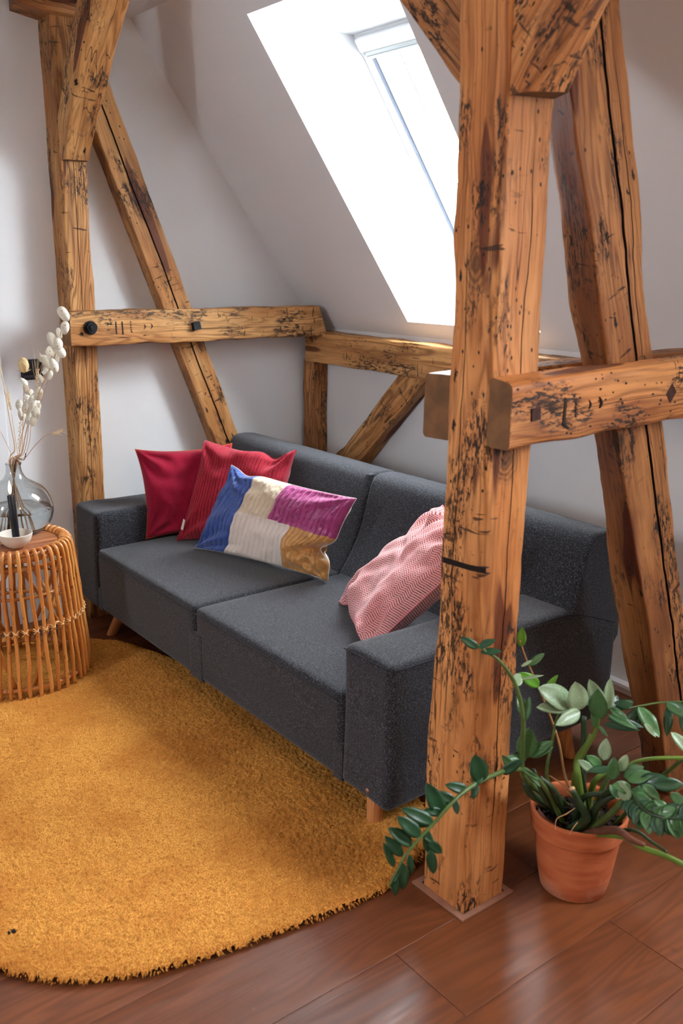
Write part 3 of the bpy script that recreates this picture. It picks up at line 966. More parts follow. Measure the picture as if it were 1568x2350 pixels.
M_seam = m_simple('dark_seam', srgb(40, 40, 46), .95)
seam([(BX0 + .012, SY + .006, ZA - .012), (BX1 - .006, SY + .008, ZA - .010), ])
seam([(BX1 + .002, SY + .02, ZA - .012), (BX1 + .003, 2.0, ZA - .016), (BX1 + .003, 2.34, ZA - .018), (BX1 + .003, 2.60, .50)])
seam([(BX1 - .004, 2.372, .60), (BX1 - .002, 2.40, .70), (BX1 - .001, 2.43, .80), (BX1 - .001, 2.46, .83), (BX1 - .001, 2.57, .82)])
seam([(AX1 - .002, SY - .001, .415), (-3.4, SY - .003, .418), (SM - .01, SY, .415)])
seam([(SM + .01, SY, .415), (-2.5, SY - .003, .418), (BX0 - .01, SY, .415)])
# puckered corner flap at the top of the back joint
spart('seam_flap', rbox(SM - .018, SM + .014, 2.405, 2.43, .815, .847, .006, 3, lambda x, y, z: (x + (z - .83) * .8, y, z)))


def leg(x, y, dx, dy, lab=None):
    V = []; Fc = []; n = 20
    rows = [(0, .0215), (.004, .0225), (.14, .030), (.16, .031)]
    for z, r in rows:
        t = z / .15
        for k in range(n):
            a = 2 * PI * k / n; V.append((x + dx * (1 - t) + r * math.cos(a), y + dy * (1 - t) + r * math.sin(a), z))
    for i in range(len(rows) - 1):
        for k in range(n): Fc.append((i * n + k, i * n + (k + 1) % n, (i + 1) * n + (k + 1) % n, (i + 1) * n + k))
    Fc.append(tuple(range(n - 1, -1, -1))); Fc.append(tuple((len(rows) - 1) * n + k for k in range(n)))
    return spart('leg', (V, Fc), M_oak)


leg(-1.92, 1.64, .0, -.01); leg(-3.78, 1.66, -.075, -.04); leg(-1.86, 2.44, .03, .03); leg(-3.9, 2.5, -.04, .03)
bp_ = P(843, 1815, 1, SY)
v, f = lathe([(0, -.004), (.0085, -.004), (.0095, 0), (.0085, .003), (0, .004)], n=20)
o = obj('stud', [(bp_.x + a, SY + .001 - c, bp_.z + b) for a, b, c in v], f, M_copper, smooth=True); local(o, sofa); o['label'] = 'small round metal stud'


# ------------------------------------------------------------------ cushions
def pillow(name, label, TL, TR, BR, BL, thick, mat, nu=64, nv=64, relief=None, pinch=.08, panels=None, sag=None, seed=0, back=None, exp=.55, warp=None):
    """corners as seen from the front; panels: function (u,v)->index, each panel a part of its own"""
    TL, TR, BR, BL = map(Vector, (TL, TR, BR, BL))
    cen = (TL + TR + BR + BL) / 4
    N = (TR - TL).cross(BL - TL); N.normalize()
    if N.dot(Vector(CAM) - cen) < 0: N = -N
    def pt(u, v, s):
        e = lambda t: 1 - abs(2 * t - 1) ** 2.2
        uu = .5 + (u - .5) * (1 - pinch * e(v)); vv = .5 + (v - .5) * (1 - pinch * e(u))
        if warp: du, dv = warp(u, v); uu += du; vv += dv
        p = (TL * (1 - uu) + TR * uu) * (1 - vv) + (BL * (1 - uu) + BR * uu) * vv
        f = (max(0, (1 - (2 * u - 1) ** 4)) * max(0, (1 - (2 * v - 1) ** 4))) ** exp
        h = thick / 2 * f
        ed = min(1, f * 2.2)
        q = Vector((u * 3.1 + seed, v * 3.1, s))
        h += mn.noise(q) * thick * .16 * ed + mn.noise(q * 2.7) * thick * .07 * ed
        # creases running out of the corners
        for (cu, cv) in ((0, 0), (1, 0), (0, 1), (1, 1)):
            d = math.hypot(u - cu, v - cv)
            if d < .45:
                a = math.atan2(abs(v - cv), abs(u - cu)); h += .010 * math.sin(a * 9 + seed + cu * 2) * math.sin(PI * d / .45) * ed
        if sag: h += sag(u, v) * (1 if s > 0 else 0)
        if relief and s > 0: h += relief(u, v) * min(1, f * 3 + .25)
        p = p + N * (h * s)
        if sag is not None and s > 0: pass
        return p
    root = empty(name, (cen.x, cen.y, min(c.z for c in (TL, TR, BR, BL))), label, 'cushion')
    VF = [pt(i / nu, j / nv, 1) for j in range(nv + 1) for i in range(nu + 1)]
    W1 = nu + 1
    uvs = [(i / nu, j / nv) for j in range(nv + 1) for i in range(nu + 1)]
    def mk(nm, vs, fs, m, uvl=None):
        used = sorted({i for q in fs for i in q}); mp = {a: b for b, a in enumerate(used)}
        o = obj(nm, [vs[i] for i in used], [tuple(mp[i] for i in q) for q in fs], m); local(o, root)
        if uvl:
            ul = o.data.uv_layers.new(name='UVMap'); u2 = [uvl[i] for i in used]
            for lp in o.data.loops: ul.data[lp.index].uv = u2[lp.vertex_index]
        return o
    quads = {}
    for j in range(nv):
        for i in range(nu):
            k = panels((i + .5) / nu, (j + .5) / nv) if panels else 0
            quads.setdefault(k, []).append((j * W1 + i, (j + 1) * W1 + i, (j + 1) * W1 + i + 1, j * W1 + i + 1))
    if panels:
        for k, q in sorted(quads.items()):
            o = mk('patch', VF, q, mat[k][0]); o['label'] = mat[k][1]
    else: mk('front_cover', VF, quads[0], mat, uvs)
    n2 = 24
    VB = [pt(i / n2, j / n2, -1) for j in range(n2 + 1) for i in range(n2 + 1)]
    mk('back_cover', VB, [(j * (n2 + 1) + i, j * (n2 + 1) + i + 1, (j + 1) * (n2 + 1) + i + 1, (j + 1) * (n2 + 1) + i) for j in range(n2) for i in range(n2)], back or (mat[0][0] if panels else mat), [(i / n2, j / n2) for j in range(n2 + 1) for i in range(n2 + 1)])
    edge = [pt(i / 40, 0, 0) for i in range(40)] + [pt(1, i / 40, 0) for i in range(40)] + [pt(1 - i / 40, 1, 0) for i in range(40)] + [pt(0, 1 - i / 40, 0) for i in range(41)]
    return root, edge, pt, N


# crimson wool cushion with blanket stitching
TLp = P(310, 1031, 1, 1.815); BLp = P(335, 1237, 2, .447)
p1, edge, ptf, N1 = pillow('cushion', 'plain crimson wool cushion with orange blanket stitching against the far armrest', TLp, (-3.74, 2.235, .868), (-3.655, 2.215, .450), BLp, .13, M_redfelt, 48, 48, pinch=.105, seed=1, exp=.42)
sv = []
for k in range(len(edge) - 1):
    a, b = edge[k], edge[k + 1]; cc = (TLp + BLp) / 2
    for t in (0, .5):
        p = a.lerp(b, t); inn = (Vector(p1.location) + Vector((0, 0, .22)) - p).normalized()
        sv.append(tube([p + N1 * .002 - inn * .002, p + inn * .004 + N1 * .0035, p + inn * .010 + N1 * .0055], .0011, 4))
local(obj('blanket_stitch', *join(*sv), M_stitch), p1)['kind'] = 'stuff'
local(obj('hem', *tube(edge, .0013, 5), M_stitch), p1)

# corduroy cushion
NC = 30


def cordr(u, v):
    t = (u * NC) % 1.0
    return -.0075 * (abs(2 * t - 1)) ** 5 + .003


p2, edge, ptf, _ = pillow('cushion', 'crimson corduroy cushion with wide ribs between the plain red and the patchwork cushions', P(470, 1009, 1, 2.09), P(681, 1031, 1, 2.325), (-3.305, 2.235, .452), P(404, 1241, 2, .447), .13, M_cord, 300, 40, relief=cordr, exp=.42, pinch=.10, seed=4,
        warp=lambda u, v: (0, .075 * math.exp(-((u - .80) ** 2) / .012) * (1 - v) ** 3 + .02 * math.exp(-((u - .45) ** 2) / .03) * (1 - v) ** 3),
        sag=lambda u, v: -.020 * math.exp(-((u - .80) ** 2 / .012 + (v - .06) ** 2 / .01)))
tp = P(418, 1200, 0, -3.695)
local(obj('sewn_tag', [tuple(P(*q, 1, 1.915)) for q in ((421, 1190), (425, 1194), (420, 1217), (415, 1214))], [(0, 1, 2, 3)], M_label, smooth=False), p2)['label'] = 'small cream fabric tag'

# quilted patchwork cushion


def quilt(u, v):
    t = (u * 27) % 1.0
    a = -.0062 * (abs(2 * t - 1)) ** 4 + .002
    return a + .0024 * mn.noise(Vector((u * 54, v * 24, 3))) * (1.6 if v < .5 else .5)


def patch(u, v):
    if u < .27: return 0
    if v < .44 and u < .52: return 1
    if v < .44 + (u - .52) * .12 and u >= .52: return 3
    if u < .70 and v >= .44: return 2
    return 4


def q_warp(u, v):
    return (-.085 * math.exp(-((v - .66) ** 2) / .007) * max(0, (u - .6) / .4) ** 1.5 + .012 * math.sin(v * 9) * (1 - u), .05 * math.exp(-((u - .16) ** 2) / .006) * (1 - v) ** 2)


def q_sag(u, v):
    d1 = -.045 * math.exp(-((v - .66 - (1 - u) * .45) ** 2 / .0022)) * max(0, min(1, (u - .72) / .12))
    d1 += .007 * math.sin(u * 50 + v * 28) * max(0, min(1, (u - .80) / .1)) * max(0, min(1, (v - .68) / .1))
    d2 = .028 * math.exp(-((u - .80) ** 2 / .006 + (v - .72) ** 2 / .006))
    return d1 + d2


p3, edge, ptf, _ = pillow('cushion', 'quilted satin patchwork cushion in blue, cream, magenta and ochre', P(531, 1067, 1, 2.045), P(819, 1144, 1, 2.215), P(753, 1333, 2, .452), P(446, 1257, 2, .450), .135,
       [(M_blue, 'blue satin patch'), (M_beige, 'beige satin patch'), (M_cream, 'ivory satin patch'), (M_pink, 'magenta satin patch'), (M_gold, 'ochre satin patch')], 340, 90, relief=quilt, exp=.42, pinch=.075, warp=q_warp, panels=patch, seed=7, back=M_cream, sag=q_sag)
local(obj('hem', *tube(edge, .0016, 5), M_cream), p3)

# pink herringbone cushion


def h_sag(u, v):
    d = 0
    d += -.030 * math.exp(-(((u - .30) * .9 - (v - .10) * .5) ** 2 / .0016 + ((u - .3) * .5 + (v - .1) * .9) ** 2 / .05))
    d += -.022 * math.exp(-((u - .14) ** 2 / .004 + (v - .84) ** 2 / .01))
    d += -.014 * math.exp(-((v - .28 - u * .25) ** 2 / .0015 + (u - .35) ** 2 / .06))
    return d


p4, edge, ptf, _ = pillow('cushion', 'pink herringbone cushion leaning on the near armrest', P(1016, 1160, 1, 2.29), (-1.955, 2.10, .83), (-2.175, 1.80, .452), P(779, 1380, 2, .450), .15, M_herr, 90, 90, pinch=.05, seed=11, sag=h_sag, warp=lambda u, v: (.05 * math.exp(-((v - .62) ** 2) / .004) * (1 - u) ** 3 + .03 * math.exp(-((v - .28) ** 2) / .004) * (1 - u) ** 3, -.06 * math.exp(-((u - .22) ** 2) / .006) * v ** 3))
local(obj('hem', *tube(edge, .003, 5), m_simple('pink_hem', srgb(210, 120, 122), .8)), p4)

# ------------------------------------------------------------------ rug
RZ = .030
outl = [(-4.15, .9), (-4.05, 1.2), (-3.95, 1.38), (-3.80, 1.515), (-3.71, 1.60), (-3.55, 1.662), (-3.39, 1.706), (-3.15, 1.76), (-2.85, 1.81), (-2.5, 1.85), (-2.2, 1.87), (-1.95, 1.84), (-1.78, 1.745), (-1.70, 1.62), (-1.665, 1.49), (-1.66, 1.40), (-1.685, 1.20), (-1.725, .96), (-1.77, .79), (-1.84, .65), (-1.91, .57), (-2.02, .485), (-2.2, .39), (-2.5, .30), (-2.9, .25), (-3.3, .27), (-3.7, .38), (-4.0, .6)]
outl = [(p.x, p.y) for p in smoothpath([(x, y, 0) for x, y in outl + outl[:1]], 8)][:-1]
O = np.array(outl); rng_ = np.random.RandomState(4)
g = .0046
xs = np.arange(-4.2, -1.6, g); ys = np.arange(.22, 1.92, g)
Xg, Yg = np.meshgrid(xs, ys, indexing='ij')
seg = []
A_ = O; B_ = np.roll(O, -1, 0)
inside = np.zeros(Xg.shape, bool)
for (a, b) in zip(A_, B_):
    c = (a[1] > Yg) != (b[1] > Yg)
    if a[1] != b[1]: inside ^= c & (Xg < (b[0] - a[0]) * (Yg - a[1]) / (b[1] - a[1]) + a[0])
dist = np.full(Xg.shape, 9.0)
for (a, b) in zip(A_[::1], B_[::1]):
    ab = b - a; L2 = (ab ** 2).sum() + 1e-12
    m = (Xg > min(a[0], b[0]) - .05) & (Xg < max(a[0], b[0]) + .05) & (Yg > min(a[1], b[1]) - .05) & (Yg < max(a[1], b[1]) + .05)
    if not m.any(): continue
    t = np.clip(((Xg[m] - a[0]) * ab[0] + (Yg[m] - a[1]) * ab[1]) / L2, 0, 1)
    d = np.hypot(Xg[m] - a[0] - t * ab[0], Yg[m] - a[1] - t * ab[1]); dist[m] = np.minimum(dist[m], d)
sd = np.where(inside, dist, -dist)
wob = np.interp(rng_.rand(*Xg.shape), [0, 1], [-.005, .005])
keep = sd + wob > -.002
e_ = np.clip(sd / .030, 0, 1); hgt = .008 + (RZ - .008) * np.sqrt(1 - (1 - e_) ** 2)
Zg = hgt + (rng_.rand(*Xg.shape) - .6) * .0085 * np.clip(e_ * 3 + .4, 0, 1)
low = np.kron(rng_.rand(len(xs) // 14 + 2, len(ys) // 14 + 2), np.ones((14, 14)))[:len(xs), :len(ys)]
Xj = Xg + (rng_.rand(*Xg.shape) - .5) * g * .8; Yj = Yg + (rng_.rand(*Xg.shape) - .5) * g * .8
ids = -np.ones(Xg.shape, int); ids[keep] = np.arange(keep.sum())
vv = np.stack([Xj[keep], Yj[keep], Zg[keep]], 1)
q = keep[:-1, :-1] & keep[1:, :-1] & keep[1:, 1:] & keep[:-1, 1:]
I = np.stack([ids[:-1, :-1][q], ids[1:, :-1][q], ids[1:, 1:][q], ids[:-1, 1:][q]], 1)
me = bpy.data.meshes.new('rug'); me.vertices.add(len(vv)); me.vertices.foreach_set('co', vv.ravel())
me.loops.add(I.size); me.loops.foreach_set('vertex_index', I.ravel().astype(np.int32))
me.polygons.add(len(I)); me.polygons.foreach_set('loop_start', np.arange(len(I), dtype=np.int32) * 4); me.polygons.foreach_set('loop_total', np.full(len(I), 4, np.int32))
me.update(calc_edges=True); me.validate(); me.materials.append(M_rug)
rug = bpy.data.objects.new('rug', me); C.objects.link(rug)
tag(rug, 'mustard yellow rounded shaggy rug on the wooden floor in front of the sofa', 'rug')
# ragged tufts along the rim
tv = []
for k in range(0, len(outl)):
    a = Vector((*outl[k], 0)); b = Vector((*outl[(k + 1) % len(outl)], 0)); L = (b - a).length
    if a.x < -3.9: continue
    nrm = Vector(((b - a).y, -(b - a).x, 0)).normalized()
    if (Vector((-2.8, 1.05, 0)) - a).dot(nrm) > 0: nrm = -nrm
    for j in range(int(L / .0045)):
        p = a.lerp(b, random.random()) - nrm * random.uniform(0, .006)
        z0 = random.uniform(.003, .018); d = nrm * random.uniform(.003, .010) + Vector((random.uniform(-.004, .004), random.uniform(-.004, .004), random.uniform(-.004, .005)))
        s = random.uniform(.0015, .003); p.z = z0; t = nrm.cross(Vector((0, 0, 1)))
        tv.append(([p - t * s, p + t * s, p + Vector((0, 0, s * 1.8)), p + d], [(0, 1, 3), (1, 2, 3), (2, 0, 3)]))
o = obj('pile_fringe', *join(*tv), M_rug, rug, False); o['kind'] = 'stuff'
hp = P(27, 2138, 2, RZ)
v, f = rbox(hp.x - .007, hp.x + .007, hp.y - .010, hp.y + .010, RZ - .004, RZ + .002, .003, 3)
obj('dark_speck', v, f, M_crackm, rug)

# ------------------------------------------------------------------ rattan side table
TC = Vector((-3.64, 1.128, 0)); TZ = .600
table = empty('side_table', (TC.x, TC.y, RZ), 'round rattan side table with curved cane ribs and a wooden top', 'side table')


def tpart(name, vf, mat=M_rattan, ang=None):
    o = obj(name, vf[0], vf[1], mat, None, True, ang); local(o, table); return o


tpart('table_top', lathe([(0, TZ), (.176, TZ), (.180, TZ - .003), (.180, TZ - .014), (0, TZ - .014)], TC, 64), M_top, 40)


def ring(r, z, rad, name='hoop', mat=M_rattan):
    n = 64; m = 8; V = []; Fc = []
    for k in range(n):
        a = 2 * PI * k / n
        for j in range(m):
            b = 2 * PI * j / m; V.append((TC.x + (r + rad * math.cos(b)) * math.cos(a), TC.y + (r + rad * math.cos(b)) * math.sin(a), z + rad * math.sin(b)))
        for j in range(m): Fc.append((k * m + j, ((k + 1) % n) * m + j, ((k + 1) % n) * m + (j + 1) % m, k * m + (j + 1) % m))
    return tpart(name, (V, Fc), mat)


ring(.190, TZ - .010, .011); ring(.217, TZ - .020, .011); ring(.220, TZ - .055, .009); ring(.236, .300, .007); ring(.262, RZ + .030, .010); ring(.246, .36, .0) if 0 else None
ring(.205, .42, .007)
# one bent cane, copied round
NR_ = 45


def ribpath(): return smoothpath([(.187, 0, TZ - .002), (.196, 0, TZ + .009), (.212, 0, TZ + .013), (.226, 0, TZ + .004), (.233, 0, TZ - .016), (.238, 0, TZ - .06), (.250, 0, .40), (.262, 0, .25), (.272, 0, .12), (.276, 0, RZ - .004)], 4)


ribm = []
for vi in range(5):
    rr_ = random.Random(vi); pth = ribpath(); n_ = len(pth); kn = [rr_.randint(int(n_ * .5), n_ - 6), rr_.randint(int(n_ * .55), n_ - 3)]
    rad = [(.0078 if i > 14 else .0078) + (.0016 if i in kn else 0) for i in range(n_)]
    pth = [p + Vector((mn.noise(p * 6 + Vector((vi, 0, 0))) * .004, mn.noise(p * 5 + Vector((0, vi, 3))) * .008, 0)) if p.z < .5 else p for p in pth]
    V, Fc = tube(pth, rad, 8)
    me_ = bpy.data.meshes.new('rib'); me_.from_pydata([tuple(v) for v in V], [], Fc); me_.materials.append(M_rattan); me_.polygons.foreach_set('use_smooth', [True] * len(me_.polygons)); ribm.append(me_)
V, Fc = join(tube([(.228, -.010, .293), (.2665, .0, .300), (.228, .010, .307)] if 0 else smoothpath([(.2640, -.012, .288), (.2700, 0, .300), (.2640, .012, .312)], 3), .0020, 5), tube(smoothpath([(.2640, -.012, .312), (.2700, 0, .300), (.2640, .012, .288)], 3), .0020, 5), tube(smoothpath([(.244, -.014, .300), (.2685, -.006, .300), (.2700, .006, .300), (.244, .014, .300)], 3), .0018, 5))
bindm = bpy.data.meshes.new('binding'); bindm.from_pydata([tuple(v) for v in V], [], Fc); bindm.materials.append(M_bind)
for k in range(NR_):
    a = 2 * PI * (k + random.uniform(-.1, .1)) / NR_ + .07
    o = bpy.data.objects.new('rib', random.choice(ribm)); C.objects.link(o); o.parent = table; o.rotation_euler.z = a
    o.location = (0, 0, -RZ)
    o = bpy.data.objects.new('binding', bindm); C.objects.link(o); o.parent = table; o.rotation_euler.z = a; o.location = (-.0 * math.cos(a), 0, -RZ)
for k in range(4):                                                # crossed inner struts
    a = PI / 2 * k + .5
    for s in (-1, 1):
        p = TC + Vector((.200 * math.cos(a + s * .65), .200 * math.sin(a + s * .65), TZ - .06)); q_ = TC + Vector((.252 * math.cos(a - s * .65), .252 * math.sin(a - s * .65), RZ + .03))
        tpart('cross_brace', tube([p, (p + q_) / 2 + Vector((0, 0, -.0)), q_], .0085, 8))
tape = P(64, 1325, 2, .50)
a = math.atan2(tape.y - TC.y, tape.x - TC.x)

# ------------------------------------------------------------------ things on the table
VC = P(43, 1219, 2, TZ + .001); VC.z = TZ + .001
SCv = .147
outer = [(.0, .0), (.055, .0), (.088, .005), (.122, .024), (.1415, .058), (.148, .097), (.137, .145), (.1125, .184), (.0785, .208), (.049, .228), (.035, .252), (.0305, .272), (.0295, .285), (.031, .292)]
outer = [(p.x, p.y) for p in smoothpath([(r, z, 0) for r, z in outer], 3)]
inner = [(max(0, r - .0035), z + (.004 if z < .02 else 0)) for r, z in outer][::-1]
inner = [(r, min(z, .292)) for r, z in inner]
vase = obj('glass_vase', *lathe([(r, z) for r, z in outer] + [(.0290, .2925)] + inner, VC, 56), M_vase)
tag(vase, 'round smoky glass vase with a narrow neck on the rattan table', 'vase')
wl = [(r - .006, max(z, .006)) for r, z in outer if z < .100]
wat = obj('water', *lathe([(0, .006)] + wl + [(wl[-1][0], .1005), (0, .1005)], VC, 48), M_water, vase)

bowlc = P(38, 1256, 2, TZ + .001)
bp2 = [(0, 0), (.020, 0), (.026, .002), (.044, .014), (.058, .032), (.064, .052), (.0650, .058), (.0635, .0600), (.0612, .057), (.054, .036), (.040, .019), (.020, .010), (0, .008)]
bowl = tag(obj('bowl', *lathe([(p.x, p.y) for p in smoothpath([(r, z, 0) for r, z in bp2], 3)], bowlc, 48), M_bowl), 'small cream ceramic bowl holding the burning candle on the rattan table', 'bowl')
cb = Vector((bowlc.x, bowlc.y, TZ + .011))
lean = Vector((-.0035, -.012, 0)) 
V, Fc = tube([cb + Vector((.0, .003, 0)) , cb + Vector((-.0, -.001, .10)), cb + Vector((-.002, -.006, .202)), cb + Vector((-.002, -.006, .2045))], [.0148, .0138, .0128, .010], 24)
candle = tag(obj('candle', V, Fc, M_candle, ang=50), 'tall black taper candle burning in the cream bowl', 'candle')
ct = cb + Vector((-.002, -.006, .204))
obj('wick', *tube([ct, ct + Vector((0, 0, .010))], .0009, 5), M_crackm, candle)
obj('flame', *lathe([(0, .004), (.0035, .008), (.0062, .017), (.0068, .025), (.0055, .036), (.0030, .048), (.0008, .057), (0, .060)], ct, 16), M_flame, candle)['label'] = 'yellow candle flame'
wp = P(0, 1256, 2, TZ)
tag(obj('coaster', *rbox(wp.x - .06, wp.x + .020, wp.y - .09, wp.y - .004, TZ + .0005, TZ + .022, .002, 2), M_white), 'white corner of a small block at the left edge of the table', 'block')

# dried bouquet: every stem a thing, standing in the vase
neck = VC + Vector((0, 0, .29))


def stem_obj(name, label, cat, pts, r, mat, group=None, foot=None):
    """pts from the neck upward as (px, py, y-offset from vase axis); continues down into the vase"""
    up = [P(a, b, 1, VC.y + dy) for a, b, dy in pts]
    ft = foot or (random.uniform(-.05, .05), random.uniform(-.05, .05))
    dn = Vector((VC.x + ft[0], VC.y + ft[1], VC.z + .012))
    nk = Vector((VC.x, VC.y, neck.z)) + Vector((-ft[0], -ft[1], 0)) * .28
    path = smoothpath([dn, nk] + up, 6)
    rr = [r * (1 - .35 * i / len(path)) for i in range(len(path))]
    root = empty(name, dn, label, cat, group)
    local(obj('stem', *tube(path, rr, 6), mat), root)
    return root, path


def pod(c, size, nrm, up, root, seeds=3):
    size *= 1.15
    """papery seed disc of honesty: thin, pointed at one end"""
    n = nrm.normalized(); u = (up - n * up.dot(n)).normalized(); s = n.cross(u); V = [c]; K = 20
    for k in range(K):
        a = 2 * PI * k / K; r = size * (1 + .12 * math.cos(2 * a)) * (1 + .22 * max(0, math.cos(a)) ** 8)
        V.append(c + u * math.cos(a) * r + s * math.sin(a) * r * .82 + n * (.0015 * math.sin(3 * a) + .0025 * math.cos(a)))
    V2 = [v + n * .0004 for v in V]
    Fc = [(0, 1 + k, 1 + (k + 1) % K) for k in range(K)] + [(K + 1, K + 2 + (k + 1) % K, K + 2 + k) for k in range(K)] + [(1 + k, K + 2 + k, K + 2 + (k + 1) % K, 1 + (k + 1) % K) for k in range(K)]
    o = obj('seed_pod', V + V2, Fc, M_pod); local(o, root)
    sv = []
    for k in range(seeds):
        a = 2 * PI * k / seeds + 1; p = c + u * math.cos(a) * size * .4 + s * math.sin(a) * size * .3
        v_, f_ = lathe([(0, -.0012), (.0022, 0), (0, .0012)], n=8); sv.append(([p + u * x + s * y + n * (z + .0003) for x, y, z in v_], f_))
    if seeds: obj('seed', *join(*sv), M_seed, None); bpy.context.view_layer.update() if 0 else None
    if seeds:
        so = C.objects[-1] if 0 else [x for x in bpy.data.objects if x.name.startswith('seed') and not x.name.startswith('seed_') and x.parent is None][-1]
        so.parent = o; so.matrix_parent_inverse = Matrix.Identity(4)
    return o


VW = Vector((.80, -.55, .2))
r1, _ = stem_obj('honesty_stem', 'dried honesty branch with white papery pods reaching the tie beam end, tallest in the vase', 'dried flower', [(50, 1040, -.01), (62, 985, 0), (88, 905, .0), (108, 860, .0), (125, 820, .01), (138, 770, .01), (146, 735, .01)], .0022, M_straw, 'dried stems in the vase', (.03, -.04))
rp = random.Random(5)
for (a, b, s) in ((145, 719, .022), (149, 751, .018), (136, 766, .014), (122, 783, .022), (133, 790, .020), (137, 805, .022), (115, 812, .022), (128, 822, .020), (100, 824, .020), (112, 836, .022), (124, 840, .019), (104, 850, .014), (115, 862, .013), (96, 870, .013)):
    pod(P(a, b, 1, VC.y + rp.uniform(-.02, .03)), s, VW + Vector((rp.uniform(-.6, .6), rp.uniform(-.5, .5), rp.uniform(-.5, .5))), Vector((rp.uniform(-.6, .6), rp.uniform(-.3, .3), 1 if rp.random() > .4 else -1)), r1, 3 if s > .015 else 0)
r2, _ = stem_obj('honesty_stem', 'shorter dried honesty branch with a dense clump of pods left of the tall one', 'dried flower', [(44, 1045, 0), (50, 1000, .01), (62, 950, .01), (70, 915, .02), (62, 885, .02)], .0022, M_straw, 'dried stems in the vase', (-.03, -.05))
for (a, b, s) in ((56, 876, .014), (60, 893, .016), (68, 900, .018), (88, 905, .020), (82, 915, .014), (64, 915, .018), (74, 922, .020), (84, 930, .020), (44, 928, .018), (60, 935, .020), (76, 940, .020), (50, 952, .018), (70, 952, .020), (84, 950, .016), (66, 962, .018), (77, 965, .016), (82, 942, .017)):
    pod(P(a, b, 1, VC.y + rp.uniform(-.03, .04)), s, VW + Vector((rp.uniform(-.7, .7), rp.uniform(-.6, .6), rp.uniform(-.6, .6))), Vector((rp.uniform(-.6, .6), rp.uniform(-.3, .3), 1 if rp.random() > .4 else -1)), r2, 3 if s > .017 else 0)


def wheat(label, pts, head0, head1, awn=.10, foot=None, name='wheat_stem', spread=.25):
    root, path = stem_obj(name, label, 'dried flower', pts, .0016, M_straw, 'dried stems in the vase', foot)
    a, b = head0, head1; d = (b - a); L = d.length; t = d.normalized(); s = t.orthogonal().normalized(); w = t.cross(s)
    gv = []; av = []
    for k in range(22):
        f_ = k / 21; ang = k * 2.4; o_ = (s * math.cos(ang) + w * math.sin(ang))
        p = a + d * f_; q_ = p + t * .012 + o_ * .0045
        gv.append(tube([p + o_ * .001, (p + q_) / 2 + o_ * .002, q_], [.001, .0026, .0006], 5))
        if k % 2 == 0:
            e = q_ + (t + o_ * spread * random.uniform(.4, 1)).normalized() * awn * random.uniform(.7, 1)
            av.append(tube([q_, (q_ + e) / 2 + o_ * .002, e], [.0006, .0005, .0003], 3))
    local(obj('ear', *join(*gv), M_wheat), root); local(obj('awns', *join(*av), M_wheat), root)['kind'] = 'stuff'


wheat('dried wheat ear bending right in front of the far post', [(54, 1055, -.01), (78, 1025, -.01), (100, 1003, -.01), (117, 995, -.01)], P(119, 996, 1, VC.y - .01), P(141, 989, 1, VC.y - .01), .07, (-.06, .01), spread=.3)
wheat('dried wheat ear standing in front of the black switch', [(55, 1040, .0), (68, 960, .0), (78, 905, .0), (84, 888, 0)], P(84, 888, 1, VC.y), P(86, 852, 1, VC.y), .10, (-.02, .05))
wheat('dried wheat ear low on the left beside the long bare stalk', [(40, 1050, .02), (34, 1000, .02), (26, 945, .02)], P(25, 942, 1, VC.y + .02), P(18, 905, 1, VC.y + .02), .05, (.02, .05))
wheat('pale grass ear low in the centre of the bouquet', [(44, 1058, .02), (43, 1048, .02), (43, 1040, .02)], P(43, 1035, 1, VC.y + .02), P(48, 960, 1, VC.y + .02), .02, (.0, .05), 'grass_stem')
rt, _ = stem_obj('teasel_stem', 'dried teasel with an egg shaped spiny head in front of the switch', 'dried flower', [(48, 1045, .01), (52, 990, .02), (54, 920, .02), (55, 868, .02)], .002, M_straw, 'dried stems in the vase', (.01, .03))
tc = P(54, 838, 1, VC.y + .02)
v, f = lathe([(0, -.030), (.012, -.026), (.0185, -.010), (.0195, .004), (.016, .018), (.009, .027), (0, .030)], tc, 24)
local(obj('teasel_head', v, f, M_thist), rt)
sp = []
for k in range(260):
    z_ = random.uniform(-.9, .95); a = random.uniform(0, 2 * PI); o_ = Vector((math.cos(a) * math.sqrt(1 - z_ * z_), math.sin(a) * math.sqrt(1 - z_ * z_), z_))
    p = tc + Vector((o_.x * .018, o_.y * .018, o_.z * .028)); sp.append(tube([p, p + (o_ + Vector((0, 0, .8))) * .004], [.0005, .0001], 3, False))
for k in range(10):
    a = 2 * PI * k / 10; p = tc - Vector((0, 0, .028)); o_ = Vector((math.cos(a), math.sin(a), .3)); sp.append(tube(smoothpath([p, p + o_ * .02, p + o_ * .026 + Vector((0, 0, .02 if k % 3 == 0 else .004))], 3), .0007, 4))
local(obj('spines', *join(*sp), M_thist), rt)['kind'] = 'stuff'
stem_obj('dried_stalk', 'long bare straw stalk leaning left out of the picture', 'dried stalk', [(34, 1030, 0), (22, 960, 0), (10, 890, 0), (-4, 820, 0)], .0028, M_straw, 'dried stems in the vase', (.05, .02))
stem_obj('dried_stalk', 'thin straw stalk leaning to the left edge at half height', 'dried stalk', [(28, 1048, 0), (14, 1015, 0), (-2, 985, 0)], .0020, M_straw, 'dried stems in the vase', (.06, -.02))
stem_obj('dried_stalk', 'straw stalk standing upright behind the honesty pods', 'dried stalk', [(50, 1040, .02), (58, 1000, .02), (66, 965, .03)], .0028, M_straw, 'dried stems in the vase', (-.05, .03))
stem_obj('dried_stalk', 'second straw stalk curving up to the right of the pods', 'dried stalk', [(56, 1050, .02), (68, 1010, .02), (73, 970, .02), (96, 915, .02), (110, 872, .02)], .0014, M_straw, 'dried stems in the vase', (-.045, -.03))
